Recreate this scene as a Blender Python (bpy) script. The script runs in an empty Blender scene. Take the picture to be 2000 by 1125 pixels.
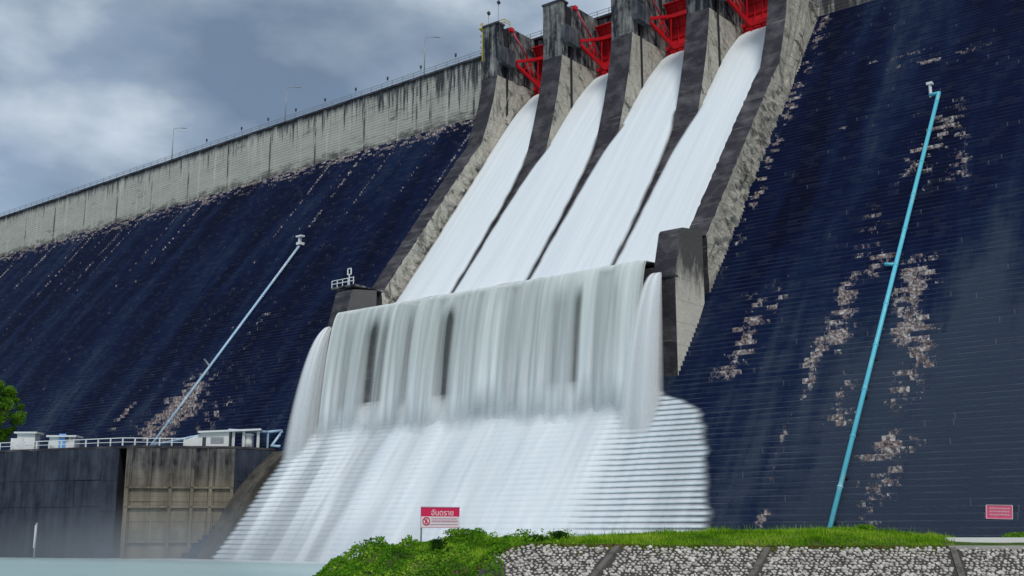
import bpy, bmesh, math, random
import numpy as np
from mathutils import Vector, Matrix
random.seed(7); rng = np.random.default_rng(7)
SC = bpy.context.scene
COL = SC.collection

# ------------------------------------------------------------------ camera
# World: X along the dam axis, Y upstream, Z up, z = 0 is the photographer's eye level (metres).
FPX, PITCH, YAW = 2240.0, math.radians(12.15), math.radians(38.8)
cam = bpy.data.cameras.new('camera'); camo = bpy.data.objects.new('camera', cam); COL.objects.link(camo)
cam.sensor_width = 36; cam.lens = 36*FPX/2000; cam.clip_start = 0.5; cam.clip_end = 6000
camo.location = (0, 0, 0); camo.rotation_euler = (math.pi/2+PITCH, 0, YAW)
SC.camera = camo

# ------------------------------------------------------------------ light
SUN_EL, SUN_AZ = 52, 128          # azimuth clockwise from +Y (upstream)
w = bpy.data.worlds.new('World'); SC.world = w; w.use_nodes = True
def build_world():
    nt = w.node_tree; N = nt.nodes; Lk = nt.links; N.clear()
    out = N.new('ShaderNodeOutputWorld'); bg = N.new('ShaderNodeBackground'); bg2 = N.new('ShaderNodeBackground')
    sky = N.new('ShaderNodeTexSky'); sky.sky_type = 'NISHITA'; sky.sun_disc = False
    sky.sun_elevation = math.radians(SUN_EL); sky.sun_rotation = math.radians(SUN_AZ); sky.dust_density = 2.0
    bg.inputs[1].default_value = 0.1; Lk.new(sky.outputs[0], bg.inputs[0])
    tc = N.new('ShaderNodeTexCoord'); mp = N.new('ShaderNodeMapping'); mp.inputs['Scale'].default_value = (1.0, 1.0, 2.0)
    mp.inputs['Location'].default_value = (0.35, 0.2, 0.1)
    Lk.new(tc.outputs['Generated'], mp.inputs[0])
    n1 = N.new('ShaderNodeTexNoise'); n1.inputs['Scale'].default_value = 2.6; n1.inputs['Detail'].default_value = 7; n1.inputs['Roughness'].default_value = .52; n1.inputs['Distortion'].default_value = .25
    Lk.new(mp.outputs[0], n1.inputs['Vector'])
    n2 = N.new('ShaderNodeTexNoise'); n2.inputs['Scale'].default_value = 4.5; n2.inputs['Detail'].default_value = 6
    Lk.new(mp.outputs[0], n2.inputs['Vector'])
    r1 = N.new('ShaderNodeValToRGB'); r1.color_ramp.elements[0].position = .34; r1.color_ramp.elements[1].position = .56
    r1.color_ramp.elements[0].color = (.45, .45, .45, 1)
    Lk.new(n1.outputs['Fac'], r1.inputs[0])
    r2 = N.new('ShaderNodeValToRGB'); e = r2.color_ramp.elements
    e[0].position = .36; e[0].color = (.135, .19, .275, 1); e[1].position = .68; e[1].color = (.58, .64, .70, 1)
    m = e.new(.5); m.color = (.235, .30, .38, 1)
    Lk.new(n2.outputs['Fac'], r2.inputs[0]); Lk.new(r2.outputs[0], bg2.inputs[0]); bg2.inputs[1].default_value = .95
    mx = N.new('ShaderNodeMixShader'); Lk.new(r1.outputs[0], mx.inputs[0]); Lk.new(bg.outputs[0], mx.inputs[1]); Lk.new(bg2.outputs[0], mx.inputs[2])
    Lk.new(mx.outputs[0], out.inputs[0])
build_world()
sl = bpy.data.lights.new('sun', 'SUN'); sl.energy = 1.5; sl.angle = math.radians(14); sl.color = (1, .96, .9)
slo = bpy.data.objects.new('sun', sl); COL.objects.link(slo)
_a = math.radians(SUN_AZ); _e = math.radians(SUN_EL)
slo.rotation_euler = Vector((math.sin(_a)*math.cos(_e), math.cos(_a)*math.cos(_e), math.sin(_e))).to_track_quat('Z', 'Y').to_euler()
slo.location = (0, -50, 150)
SC.view_settings.view_transform = 'Standard'; SC.view_settings.look = 'None'
SC.view_settings.exposure = 0.38; SC.view_settings.gamma = 1; SC.view_settings.use_curve_mapping = False
SC.render.resolution_x = 1024; SC.render.resolution_y = 576
SC.render.engine = 'CYCLES'; SC.cycles.transparent_max_bounces = 16

# ------------------------------------------------------------------ pixel -> place helpers (photo pixels, 2000 x 1125)
FWD = np.array([-math.sin(YAW), math.cos(YAW), 0]); RGT = np.array([math.cos(YAW), math.sin(YAW), 0])
D, S = 98.0, 0.755              # dam face: Y = D + S z
def ray(x, y):
    r = (x-1000)/FPX; u = (562.5-y)/FPX
    fw = math.cos(PITCH)-u*math.sin(PITCH); up = math.sin(PITCH)+u*math.cos(PITCH)
    return FWD*fw+RGT*r+np.array([0, 0, up])
def face(x, y, off=0): d = ray(x, y); return d*((D-off)/(d[1]-S*d[2]))
def at_x(x, y, X): d = ray(x, y); return d*(X/d[0])
def at_y(x, y, Y): d = ray(x, y); return d*(Y/d[1])
def at_depth(x, y, dep): d = ray(x, y); return d*(dep/(d@FWD))
def world(a, d, z): return np.array([*(FWD*d+RGT*a)[:2], z])

# ------------------------------------------------------------------ numpy value noise
_perm = rng.random((64, 64, 4))
def vnoise(x, y, k=0):
    x = np.asarray(x, float); y = np.asarray(y, float); x, y = np.broadcast_arrays(x, y)
    xi = np.floor(x).astype(int); yi = np.floor(y).astype(int); fx = x-xi; fy = y-yi
    fx = fx*fx*(3-2*fx); fy = fy*fy*(3-2*fy); g = lambda i, j: _perm[i % 64, j % 64, k]
    return (g(xi, yi)*(1-fx)+g(xi+1, yi)*fx)*(1-fy)+(g(xi, yi+1)*(1-fx)+g(xi+1, yi+1)*fx)*fy
def fbm(x, y, k=0, o=4):
    s = 0; a = .5; t = 0
    for i in range(o): s = s+a*vnoise(np.asarray(x)*2**i+i*7.3, np.asarray(y)*2**i+i*3.1, k); t += a; a *= .5
    return s/t
def smooth(a, b, x): t = np.clip((np.asarray(x, float)-a)/(b-a), 0, 1); return t*t*(3-2*t)

# ------------------------------------------------------------------ mesh helpers
def mesh_obj(name, V, F, mats, parent=None, fm=None, sm=False, attrs=None):
    me = bpy.data.meshes.new(name); me.from_pydata([tuple(map(float, v)) for v in V], [], [tuple(map(int, f)) for f in F])
    for m in (mats if isinstance(mats, (list, tuple)) else [mats]): me.materials.append(m)
    if fm is not None: me.polygons.foreach_set('material_index', np.array(fm, dtype=np.int32))
    if sm: me.polygons.foreach_set('use_smooth', np.ones(len(F), dtype=bool))
    for n, v in (attrs or {}).items():
        a = me.attributes.new(n, 'FLOAT', 'POINT'); a.data.foreach_set('value', np.asarray(v, dtype=np.float32))
    me.update()
    o = bpy.data.objects.new(name, me); COL.objects.link(o)
    if parent is not None: adopt(o, parent)
    return o
def adopt(o, parent):
    o.parent = parent
    o.matrix_parent_inverse = Matrix.Translation(-wloc(parent))
def wloc(p):
    if p.parent is None: return Vector(p.location)
    return wloc(p.parent)+p.matrix_parent_inverse.translation+Vector(p.location)
def thing(name, label, cat, loc=(0, 0, 0), group=None):
    o = bpy.data.objects.new(name, None); COL.objects.link(o); o.location = tuple(map(float, loc)); o.empty_display_size = .5
    return tag(o, label, cat, group)
def tag(o, label=None, cat=None, group=None, kind=None):
    if label: o['label'] = label
    if cat: o['category'] = cat
    if group: o['group'] = group
    if kind: o['kind'] = kind
    return o
class MB:
    def __init__(s): s.V = []; s.F = []; s.M = []
    def add(s, V, F, m=0):
        n = len(s.V); s.V += [tuple(map(float, v)) for v in V]; s.F += [tuple(i+n for i in f) for f in F]; s.M += [m]*len(F)
    def box(s, a, b, m=0):
        (x0, y0, z0), (x1, y1, z1) = a, b
        s.add([(x0, y0, z0), (x1, y0, z0), (x1, y1, z0), (x0, y1, z0), (x0, y0, z1), (x1, y0, z1), (x1, y1, z1), (x0, y1, z1)],
              [(0, 3, 2, 1), (4, 5, 6, 7), (0, 1, 5, 4), (1, 2, 6, 5), (2, 3, 7, 6), (3, 0, 4, 7)], m)
    def obox(s, c, ux, uy, uz, m=0):
        """box from centre and half-axis vectors"""
        c, ux, uy, uz = map(np.asarray, (c, ux, uy, uz)); P = []
        for k in (-1, 1):
            for j, i in ((-1, -1), (-1, 1), (1, 1), (1, -1)): P.append(c+ux*i+uy*j+uz*k)
        s.add(P, [(0, 3, 2, 1), (4, 5, 6, 7), (0, 1, 5, 4), (1, 2, 6, 5), (2, 3, 7, 6), (3, 0, 4, 7)], m)
    def bar(s, p, q, w, h=None, m=0):
        p = np.asarray(p, float); q = np.asarray(q, float); h = h or w; d = q-p; L = np.linalg.norm(d); d = d/L
        u = np.cross(d, (0, 0, 1)) if abs(d[2]) < .95 else np.cross(d, (0, 1, 0)); u = u/np.linalg.norm(u); v = np.cross(u, d)
        s.obox((p+q)/2, u*w/2, v*h/2, d*L/2, m)
    def tube(s, pts, r, n=10, m=0, cap=True):
        pts = [np.asarray(p, float) for p in pts]; R = r if hasattr(r, '__len__') else [r]*len(pts); V = []; F = []
        d0 = pts[1]-pts[0]; ref = np.array((0, 0, 1.)) if abs(d0[2])/np.linalg.norm(d0) < .9 else np.array((0, 1., 0))
        for i, p in enumerate(pts):
            d = pts[min(i+1, len(pts)-1)]-pts[max(i-1, 0)]; d = d/np.linalg.norm(d)
            u = np.cross(d, ref); u /= np.linalg.norm(u); v = np.cross(u, d)
            for k in range(n): a = 2*math.pi*k/n; V.append(p+(u*math.cos(a)+v*math.sin(a))*R[i])
        for i in range(len(pts)-1):
            for k in range(n): F.append((i*n+k, i*n+(k+1) % n, (i+1)*n+(k+1) % n, (i+1)*n+k))
        if cap: F.append(tuple(range(n-1, -1, -1))); F.append(tuple((len(pts)-1)*n+k for k in range(n)))
        s.add(V, F, m)
    def prism_x(s, poly, x0, x1, m=0, mats=None):
        """YZ polygon extruded along X"""
        n = len(poly); V = [(x0, y, z) for y, z in poly]+[(x1, y, z) for y, z in poly]
        F = [tuple(range(n)), tuple(range(2*n-1, n-1, -1))]+[(i, i+n, (i+1) % n+n, (i+1) % n) for i in range(n)]
        k = len(s.F); s.add(V, F, m)
        if mats: s.M[k:] = mats
    def obj(s, name, mats, parent=None, sm=False): return mesh_obj(name, s.V, s.F, mats, parent, s.M, sm)
def grid_faces(nr, nc): return [(i*nc+j, i*nc+j+1, (i+1)*nc+j+1, (i+1)*nc+j) for i in range(nr-1) for j in range(nc-1)]

# ------------------------------------------------------------------ material helpers
class NB:
    def __init__(s, name):
        s.m = bpy.data.materials.new(name); s.m.use_nodes = True; s.t = s.m.node_tree; s.t.nodes.clear()
        s.out = s.t.nodes.new('ShaderNodeOutputMaterial')
    def n(s, t, **kw):
        o = s.t.nodes.new(t)
        for k, v in kw.items(): setattr(o, k, v)
        return o
    def put(s, sock, v):
        if v is None: return
        if hasattr(v, 'is_output'): s.t.links.new(v, sock)
        else: sock.default_value = v
    def math(s, op, a, b=0.0, c=None, clamp=False):
        o = s.n('ShaderNodeMath', operation=op, use_clamp=clamp); s.put(o.inputs[0], a); s.put(o.inputs[1], b); s.put(o.inputs[2], c); return o.outputs[0]
    def pos(s): return s.n('ShaderNodeNewGeometry').outputs['Position']
    def sep(s, v): o = s.n('ShaderNodeSeparateXYZ'); s.put(o.inputs[0], v); return o.outputs
    def comb(s, x, y, z): o = s.n('ShaderNodeCombineXYZ'); s.put(o.inputs[0], x); s.put(o.inputs[1], y); s.put(o.inputs[2], z); return o.outputs[0]
    def scaled(s, v, sc, loc=(0, 0, 0)):
        o = s.n('ShaderNodeMapping'); s.put(o.inputs['Vector'], v); o.inputs['Scale'].default_value = sc; o.inputs['Location'].default_value = loc; return o.outputs[0]
    def noise(s, v, scale, detail=4, rough=.55, dist=0):
        o = s.n('ShaderNodeTexNoise'); s.put(o.inputs['Vector'], v); o.inputs['Scale'].default_value = scale; o.inputs['Detail'].default_value = detail
        o.inputs['Roughness'].default_value = rough; o.inputs['Distortion'].default_value = dist; return o.outputs['Fac']
    def ramp(s, f, *st):
        o = s.n('ShaderNodeValToRGB'); s.put(o.inputs[0], f); e = o.color_ramp.elements
        while len(e) < len(st): e.new(.5)
        for el, (p, c) in zip(e, st):
            el.position = p; c = (c, c, c) if not hasattr(c, '__len__') else c; el.color = (*c, 1)
        return o.outputs[0]
    def mix(s, f, a, b):
        o = s.n('ShaderNodeMix', data_type='RGBA'); s.put(o.inputs['Factor'], f)
        for k, v in (('A', a), ('B', b)):
            sk = [i for i in o.inputs if i.name == k and i.type == 'RGBA'][0]
            s.put(sk, (*v, 1) if isinstance(v, tuple) and len(v) == 3 else v)
        return [i for i in o.outputs if i.type == 'RGBA'][0]
    def bump(s, h, dist=.05, st=1): o = s.n('ShaderNodeBump'); s.put(o.inputs['Height'], h); o.inputs['Distance'].default_value = dist; o.inputs['Strength'].default_value = st; return o.outputs[0]
    def bsdf(s, col, rough=.8, nrm=None, spec=.3, metal=0, alpha=None, trans=None):
        o = s.n('ShaderNodeBsdfPrincipled'); s.put(o.inputs['Base Color'], (*col, 1) if isinstance(col, tuple) and len(col) == 3 else col)
        s.put(o.inputs['Roughness'], rough); s.put(o.inputs['Specular IOR Level'], spec); s.put(o.inputs['Metallic'], metal)
        if nrm is not None: s.put(o.inputs['Normal'], nrm)
        if alpha is not None: s.put(o.inputs['Alpha'], alpha)
        s.t.links.new(o.outputs[0], s.out.inputs[0]); return s.m
    def attr(s, n): o = s.n('ShaderNodeAttribute', attribute_name=n); return o.outputs['Fac']
def frac(b, v, step, off=0.0):
    return b.math('FRACT', b.math('DIVIDE', b.math('SUBTRACT', v, off), step))

Z0 = -3.6; STEP = 0.6; WATER = -3.1
ZB, YB, ZT = 77.3, 156.3, 89.2      # foot, plane and top of the vertical crest wall
XL, XR = -345.0, 40.0
LO, LI, RI, RO = -123.8, -120.4, -68.4, -65.4   # training walls
BAYS = [(-120.4, -110.4), (-106.4, -96.4), (-92.4, -82.4), (-78.4, -68.4)]
PIERS = [(-110.4, -106.4), (-96.4, -92.4), (-82.4, -78.4)]

def mat_face():
    b = NB('algae_blackened_stepped_concrete'); P = b.pos(); x, y, z = b.sep(P)
    xz = b.comb(x, 0.0, z)
    big = b.noise(b.scaled(xz, (.11, 1, .022)), 1.0, 5, .55, .4)
    med = b.noise(b.scaled(xz, (.5, 1, .16)), 1.0, 5, .6)
    rows = b.noise(b.scaled(xz, (.16, 1, 2.2)), 1.0, 3, .5)
    f = b.math('ADD', b.math('MULTIPLY', big, .7), b.math('ADD', b.math('MULTIPLY', med, .25), b.math('MULTIPLY', rows, .2)))
    f = b.math('SUBTRACT', f, .075)
    low = b.math('MULTIPLY', b.math('SUBTRACT', 36.0, z), .0040, clamp=True)       # lighter towards the foot
    east = b.math('MULTIPLY', b.math('ADD', x, 60.0), .0075, clamp=True); east = b.math('MULTIPLY', east, b.ramp(b.math('DIVIDE', z, 80.0), (.12, 1.), (.6, .1)))
    f = b.math('ADD', f, b.math('ADD', low, east))
    col = b.ramp(f, (.40, (.0014, .0036, .022)), (.51, (.0030, .0085, .046)), (.60, (.009, .021, .066)), (.72, (.050, .068, .108)))
    # worn nosings and random bricks of each lift
    fr = frac(b, z, STEP, Z0)
    cx = b.math('FLOOR', b.math('DIVIDE', b.math('ADD', x, b.math('MULTIPLY', b.math('FLOOR', b.math('DIVIDE', b.math('SUBTRACT', z, Z0), STEP)), .77)), 1.3))
    cz = b.math('FLOOR', b.math('DIVIDE', b.math('SUBTRACT', z, Z0-.001), STEP))
    wn = b.n('ShaderNodeTexWhiteNoise', noise_dimensions='2D'); b.put(wn.inputs['Vector'], b.comb(cx, cz, 0.0)); cell = wn.outputs['Value']
    edge = b.ramp(fr, (.84, 0.), (.9, 1.))
    en = b.ramp(b.noise(b.scaled(xz, (.25, 1, .5)), 1.0, 3), (.38, .1), (.62, 1.)); en = b.math('MULTIPLY', en, b.ramp(b.math('DIVIDE', z, 80.0), (.1, 1.), (.5, .3)))
    col = b.mix(b.math('MULTIPLY', b.math('MULTIPLY', edge, en), .45), col, (.15, .18, .23))
    col = b.mix(b.math('MULTIPLY', b.math('GREATER_THAN', cell, .8), .12), col, (.06, .075, .10))
    # pale bare patches
    def patch(px, py, rx, rz, st):
        c = face(px, py); m = b.n('ShaderNodeMapping'); b.put(m.inputs['Vector'], xz)
        m.inputs['Scale'].default_value = (1/rx, 0, 1/rz); m.inputs['Location'].default_value = (-c[0]/rx, 0, -c[2]/rz)
        g = b.n('ShaderNodeTexGradient', gradient_type='SPHERICAL'); b.put(g.inputs[0], m.outputs[0])
        return b.math('MULTIPLY', g.outputs['Fac'], st)
    PT = [(350, 800, 8.5, 9, 1.5), (300, 840, 8, 5, 1.1), (385, 765, 4, 5, 1.2), (240, 815, 2.2, 6, .8), (420, 810, 6, 7, .62), (505, 640, 3, 12, .5),
          (1462, 640, 3.2, 7, 1.0), (1440, 700, 4.2, 4, .9), (1520, 590, 1.6, 5, .75), (1655, 590, 2.4, 8, .95), (1640, 650, 2.6, 4, 1.1), (1590, 715, 1.6, 6, 1.15), (1720, 510, 3.2, 3, .95),
          (1785, 560, 3.4, 6, 1.3), (1775, 640, 3.6, 3.2, 1.25), (1800, 690, 2.6, 7, .9), (1645, 770, 2.2, 4, 1.0), (1770, 740, 2.6, 5, .85),
          (1735, 875, 4.2, 2.6, 1.15), (1725, 940, 3.4, 4, .82), (1530, 860, .8, 6, .9), (1490, 1015, 1.2, 2, 1.0), (1640, 820, 2.4, 2.4, .8), (1710, 990, 2.2, 2.2, .95),
          (1800, 300, 4.5, 9, .72), (1850, 250, 5, 8, .66), (1880, 300, 3.0, 8, .7), (1700, 470, 3, 9, .62), (1760, 110, 9, .9, .75), (1830, 115, 9, .8, .85), (1650, 250, 1.6, .5, .8)]
    tot = None
    for p in PT:
        g = patch(*p); tot = g if tot is None else b.math('MAXIMUM', tot, g)
    wallside = b.math('MULTIPLY', b.math('SUBTRACT', 1.0, b.math('MULTIPLY', b.math('ABSOLUTE', b.math('ADD', x, 64.2)), .42), clamp=True), .62)
    wallside = b.math('MULTIPLY', wallside, b.ramp(b.math('DIVIDE', z, 80.0), (.3, 0.), (.55, 1.)))
    tot = b.math('MAXIMUM', tot, wallside)
    # lime run-offs below the crest wall joints
    ln = b.noise(b.scaled(b.comb(x, 0.0, 0.0), (.42, 0, 0), (3.3, 0, 0)), 1.0, 2, .6)
    run = b.math('MULTIPLY', b.ramp(ln, (.57, 0.), (.63, 1.)), b.ramp(b.math('DIVIDE', z, 80.0), (.6, .25), (.96, 1.0)))
    run = b.math('MULTIPLY', run, b.math('LESS_THAN', x, -124.0))
    under = b.math('MULTIPLY', b.ramp(b.math('DIVIDE', z, 80.0), (.90, 0.), (.967, .82)), b.math('LESS_THAN', x, -124.0))
    tot = b.math('MAXIMUM', tot, b.math('MAXIMUM', run, under))
    nz = b.noise(b.scaled(xz, (1.9, 1, 1.6)), 1.0, 6, .8)
    v = b.math('ADD', tot, b.math('ADD', b.math('MULTIPLY', b.math('SUBTRACT', nz, .5), 2.3), b.math('MULTIPLY', b.math('SUBTRACT', cell, .5), .75)))
    pm = b.ramp(v, (.66, 0.), (.84, 1.))
    vj = b.math('MULTIPLY', b.math('LESS_THAN', b.math('FRACT', b.math('DIVIDE', x, 1.3)), .09), b.math('GREATER_THAN', cell, .96)); col = b.mix(b.math('MULTIPLY', vj, .22), col, (.3, .32, .36))
    pc = b.ramp(b.noise(b.scaled(P, (1, 1, 1)), 2.4, 5, .7), (.36, (.07, .045, .05)), (.5, (.30, .235, .22)), (.64, (.80, .76, .73)))
    col = b.mix(b.math('MULTIPLY', pm, .9), col, pc)
    rough = b.mix(pm, (.62, .62, .62), (.9, .9, .9))
    h = b.noise(b.scaled(P, (2.2, 2.2, 5)), 1.0, 5, .7)
    return b.bsdf(col, rough, b.bump(h, .06, .7), .12)

def mat_crest():
    b = NB('weathered_crest_concrete'); P = b.pos(); x, y, z = b.sep(P)
    hz = b.math('DIVIDE', b.math('SUBTRACT', z, ZB), ZT-ZB)
    base = b.mix(b.noise(b.scaled(P, (.12, .12, .5)), 1.0, 6, .6), (.36, .35, .30), (.58, .57, .50))
    fr = frac(b, z, .6, ZB); lift = b.ramp(fr, (.0, 1.), (.16, 0.))
    lm = b.noise(b.scaled(P, (.35, .35, .9)), 1.0, 4, .65)
    base = b.mix(b.math('MULTIPLY', lift, b.ramp(lm, (.44, .0), (.7, .9))), base, (.07, .07, .075))
    # dark weeping streaks from the coping, denser towards the spillway
    near = b.math('ADD', b.math('MULTIPLY', b.math('ADD', x, 300.0), .0020, clamp=True), b.math('MULTIPLY', b.math('ADD', x, 172.0), .0075, clamp=True))
    st = b.noise(b.scaled(b.comb(x, 0.0, z), (1.05, 1, .06)), 1.0, 5, .68)
    sv = b.math('ADD', st, b.math('ADD', b.math('MULTIPLY', b.math('SUBTRACT', hz, .66), .26), b.math('MULTIPLY', near, .27)))
    sm = b.ramp(sv, (.60, 0.), (.70, 1.))
    top = b.ramp(b.math('ADD', hz, b.math('MULTIPLY', b.math('SUBTRACT', b.noise(b.scaled(b.comb(x, 0., z), (.9, 1, .25)), 1.0, 4), .5), .22)), (.86, 0.), (.97, 1.))
    jt = b.ramp(b.math('ADD', b.math('ABSOLUTE', b.math('SUBTRACT', b.math('FRACT', b.math('DIVIDE', b.math('ADD', x, 345.0), 15.0)), .5)), b.math('MULTIPLY', b.math('SUBTRACT', b.noise(b.scaled(P, (.6, 1, .3)), 1.0, 3), .5), .03)), (.476, 0.), (.494, .9)); jt = b.math('MULTIPLY', jt, b.ramp(b.noise(b.scaled(P, (.08, 1, .25)), 1.0, 3), (.4, 0.), (.55, 1.)))
    sm = b.math('MAXIMUM', b.math('MAXIMUM', sm, jt), top)
    col = b.mix(b.math('MULTIPLY', sm, .93), base, (.032, .035, .048))
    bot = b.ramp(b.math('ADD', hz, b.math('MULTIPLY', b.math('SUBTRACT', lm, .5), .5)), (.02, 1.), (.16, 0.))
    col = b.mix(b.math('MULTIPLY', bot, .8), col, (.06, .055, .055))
    grime = b.ramp(b.math('ADD', b.noise(b.scaled(b.comb(x, 0., z), (.10, 1, .45), (2, 0, 5)), 1.0, 6, .72), b.math('MULTIPLY', near, .12)), (.60, 0.), (.74, .8)); col = b.mix(grime, col, (.07, .07, .08))
    wash = b.ramp(b.noise(b.scaled(b.comb(x, 0., z), (.7, 1, .05), (9, 0, 1)), 1.0, 4, .6), (.54, 0.), (.68, .5)); col = b.mix(wash, col, (.72, .71, .66))
    h = b.math('SUBTRACT', b.noise(P, 3.0, 5, .7), b.math('MULTIPLY', lift, 1.2))
    return b.bsdf(col, .9, b.bump(h, .06, .7), .15)

def mat_pale():
    b = NB('rough_pale_concrete'); P = b.pos(); x, y, z = b.sep(P)
    s = b.math('ADD', b.math('MULTIPLY', y, .6), b.math('MULTIPLY', z, .8))       # along the slope
    t = b.math('SUBTRACT', b.math('MULTIPLY', y, .8), b.math('MULTIPLY', z, .6))
    q = b.comb(x, s, t)
    n1 = b.noise(b.scaled(q, (.4, .9, .5)), 1.0, 7, .68, .6)
    base = b.mix(n1, (.36, .335, .28), (.84, .80, .70))
    dirt = b.ramp(b.noise(b.scaled(b.comb(x, y, z), (.8, .8, .14)), 1.0, 6, .7), (.54, 0.), (.68, 1.))
    blot = b.ramp(b.noise(b.scaled(q, (.5, .5, .3), (4, 2, 1)), 1.0, 6, .72), (.55, 0.), (.63, 1.))
    d = b.math('MAXIMUM', dirt, blot)
    fr = frac(b, z, 3.0, 1.2); jn = b.ramp(fr, (.0, 1.), (.025, 0.))
    col = b.mix(b.math('MULTIPLY', d, .8), base, (.07, .068, .066)); col = b.mix(b.math('MULTIPLY', jn, .8), col, (.05, .05, .05))
    h = b.noise(b.scaled(q, (1, 1.4, .8)), 1.0, 7, .72, .5)
    return b.bsdf(col, .92, b.bump(h, .9, 1.0), .15)

def mat_dark(name='algae_dark_concrete', c0=(.014, .014, .019), c1=(.06, .056, .066), pale=.66):
    b = NB(name); P = b.pos(); x, y, z = b.sep(P)
    n1 = b.noise(b.scaled(P, (.5, .5, .35)), 1.0, 6, .65)
    col = b.mix(n1, c0, c1)
    sc = b.ramp(b.noise(b.scaled(b.comb(x, y, z), (.9, .9, .28), (7, 3, 1)), 1.0, 6, .75), (pale, 0.), (pale+.05, 1.))
    col = b.mix(b.math('MULTIPLY', sc, .75), col, (.36, .35, .33)); pt = b.ramp(b.noise(b.scaled(P, (.35, .35, .5), (1, 9, 4)), 1.0, 5, .6), (.46, 0.), (.74, .75)); col = b.mix(pt, col, (.15, .143, .15)); sl = b.ramp(b.noise(b.scaled(P, (.12, 1.1, 1.1), (3, 1, 8)), 1.0, 5, .7), (.60, 0.), (.68, .55)); col = b.mix(sl, col, (.24, .23, .225))
    fr = frac(b, z, 3.0, 1.2); jn = b.ramp(fr, (.0, 1.), (.02, 0.))
    col = b.mix(b.math('MULTIPLY', jn, .35), col, (.17, .17, .17))
    return b.bsdf(col, .8, b.bump(b.noise(P, 2.0, 6, .7), .08, .7), .2)

def mat_stained(name='streaked_concrete', lo=(.03, .033, .045), hi=(.36, .35, .32), a=.46, c=.6, warm=None):
    b = NB(name); P = b.pos(); x, y, z = b.sep(P)
    st = b.noise(b.scaled(P, (1.1, 1.1, .12)), 1.0, 6, .68); bl = b.noise(b.scaled(P, (.5, .5, .4)), 1.0, 5, .6)
    f = b.math('ADD', b.math('MULTIPLY', st, .6), b.math('MULTIPLY', bl, .4))
    col = b.ramp(f, (a-.06, lo), (c, hi), (c+.12, tuple(min(1, k*1.35) for k in hi)))
    if warm: col = b.mix(b.ramp(b.math('DIVIDE', b.math('SUBTRACT', 9.5, z), 9.0), (.0, 0.), (.5, .7)), col, b.mix(f, (.05, .045, .04), warm))
    fr = frac(b, z, 2.4, .3); jn = b.ramp(fr, (.0, 1.), (.03, 0.))
    col = b.mix(b.math('MULTIPLY', jn, .5), col, (.035, .035, .04))
    return b.bsdf(col, .88, b.bump(b.noise(P, 2.5, 6, .7), .06, .7), .15)

def plain(name, c, rough=.5, var=.12, metal=0, spec=.4, scale=1.5):
    b = NB(name); P = b.pos(); n = b.noise(P, scale, 5, .6)
    col = b.mix(n, tuple(k*(1-var) for k in c), tuple(min(1, k*(1+var)) for k in c))
    return b.bsdf(col, rough, b.bump(b.noise(P, scale*8, 3), .004, .4), spec, metal)
def worn(name, c, dirt, amt=.6, rough=.5, scale=1.2):
    b = NB(name); P = b.pos(); x, y, z = b.sep(P)
    d = b.ramp(b.noise(b.scaled(P, (1, 1, .45)), scale, 7, .7), (amt, 0.), (amt+.14, 1.))
    return b.bsdf(b.mix(b.math('MULTIPLY', d, .8), b.mix(b.noise(P, scale*.7, 3), tuple(k*.85 for k in c), c), dirt), rough, b.bump(b.noise(P, 6., 4), .01, .4), .35)

M = {}
M['face'] = mat_face(); M['crest'] = mat_crest(); M['pale'] = mat_pale(); M['dark'] = mat_dark()
M['tower'] = mat_stained('tower_concrete', (.02, .022, .032), (.34, .335, .315), .50, .62)
M['slate'] = mat_stained('slate_shade_concrete', (.012, .016, .028), (.055, .065, .09), .42, .62)
M['basin'] = mat_stained('basin_concrete', (.010, .011, .018), (.17, .16, .145), .46, .64, (.42, .35, .24))
M['joint'] = plain('joint_shadow_concrete', (.02, .02, .026), .9)
M['red'] = worn('red_gate_paint', (.62, .012, .022), (.20, .01, .015), .62, .45)
M['pink'] = worn('faded_red_paint', (.62, .10, .13), (.25, .03, .04), .6, .5)
M['yellow'] = worn('yellow_paint', (.62, .47, .06), (.3, .2, .05), .6, .5)
M['steel'] = plain('galvanised_steel', (.30, .32, .34), .45, .2, .3)
M['dsteel'] = plain('dark_steel', (.05, .055, .065), .5, .2, .2)
M['white'] = worn('white_render', (.78, .79, .77), (.45, .44, .40), .62, .7, .9)
M['roofw'] = worn('white_roof_sheet', (.72, .74, .74), (.4, .4, .38), .6, .5)
M['blue'] = plain('blue_door_paint', (.16, .38, .78), .5)
M['glass'] = plain('dark_window_glass', (.02, .025, .03), .1, .1, 0, .6)
M['cyan'] = worn('cyan_pipe_paint', (.13, .60, .76), (.42, .74, .80), .55, .4, .5)
M['pblue'] = worn('pale_blue_pipe_paint', (.42, .62, .82), (.7, .76, .8), .52, .4, .5)
M['whiterail'] = plain('white_rail_paint', (.74, .76, .76), .5)

# ------------------------------------------------------------------ setting: ground and pool
def mat_pool():
    b = NB('turbid_pool_water'); P = b.pos(); x, y, z = b.sep(P)
    d = b.math('ADD', b.math('MULTIPLY', b.math('SUBTRACT', y, 84.0), .13), b.math('MULTIPLY', b.math('SUBTRACT', b.noise(b.scaled(P, (.12, .25, 1)), 1.0, 5), .5), 2.2))
    foam = b.ramp(d, (.1, 0.), (.95, 1.))
    col = b.mix(foam, b.mix(b.noise(b.scaled(P, (.05, .12, 1)), 1.0, 5), (.36, .52, .53), (.48, .63, .63)), (.74, .82, .83))
    h = b.noise(b.scaled(P, (.5, 1.2, 1)), 1.0, 5, .6)
    return b.bsdf(col, .35, b.bump(h, .15, .5), .35)
ground = mesh_obj('ground', [(-2500, -600, -6), (2500, -600, -6), (2500, 4000, -6), (-2500, 4000, -6)], [(0, 1, 2, 3)], plain('silt_ground', (.09, .10, .06), .95)); tag(ground, kind='structure')
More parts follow.
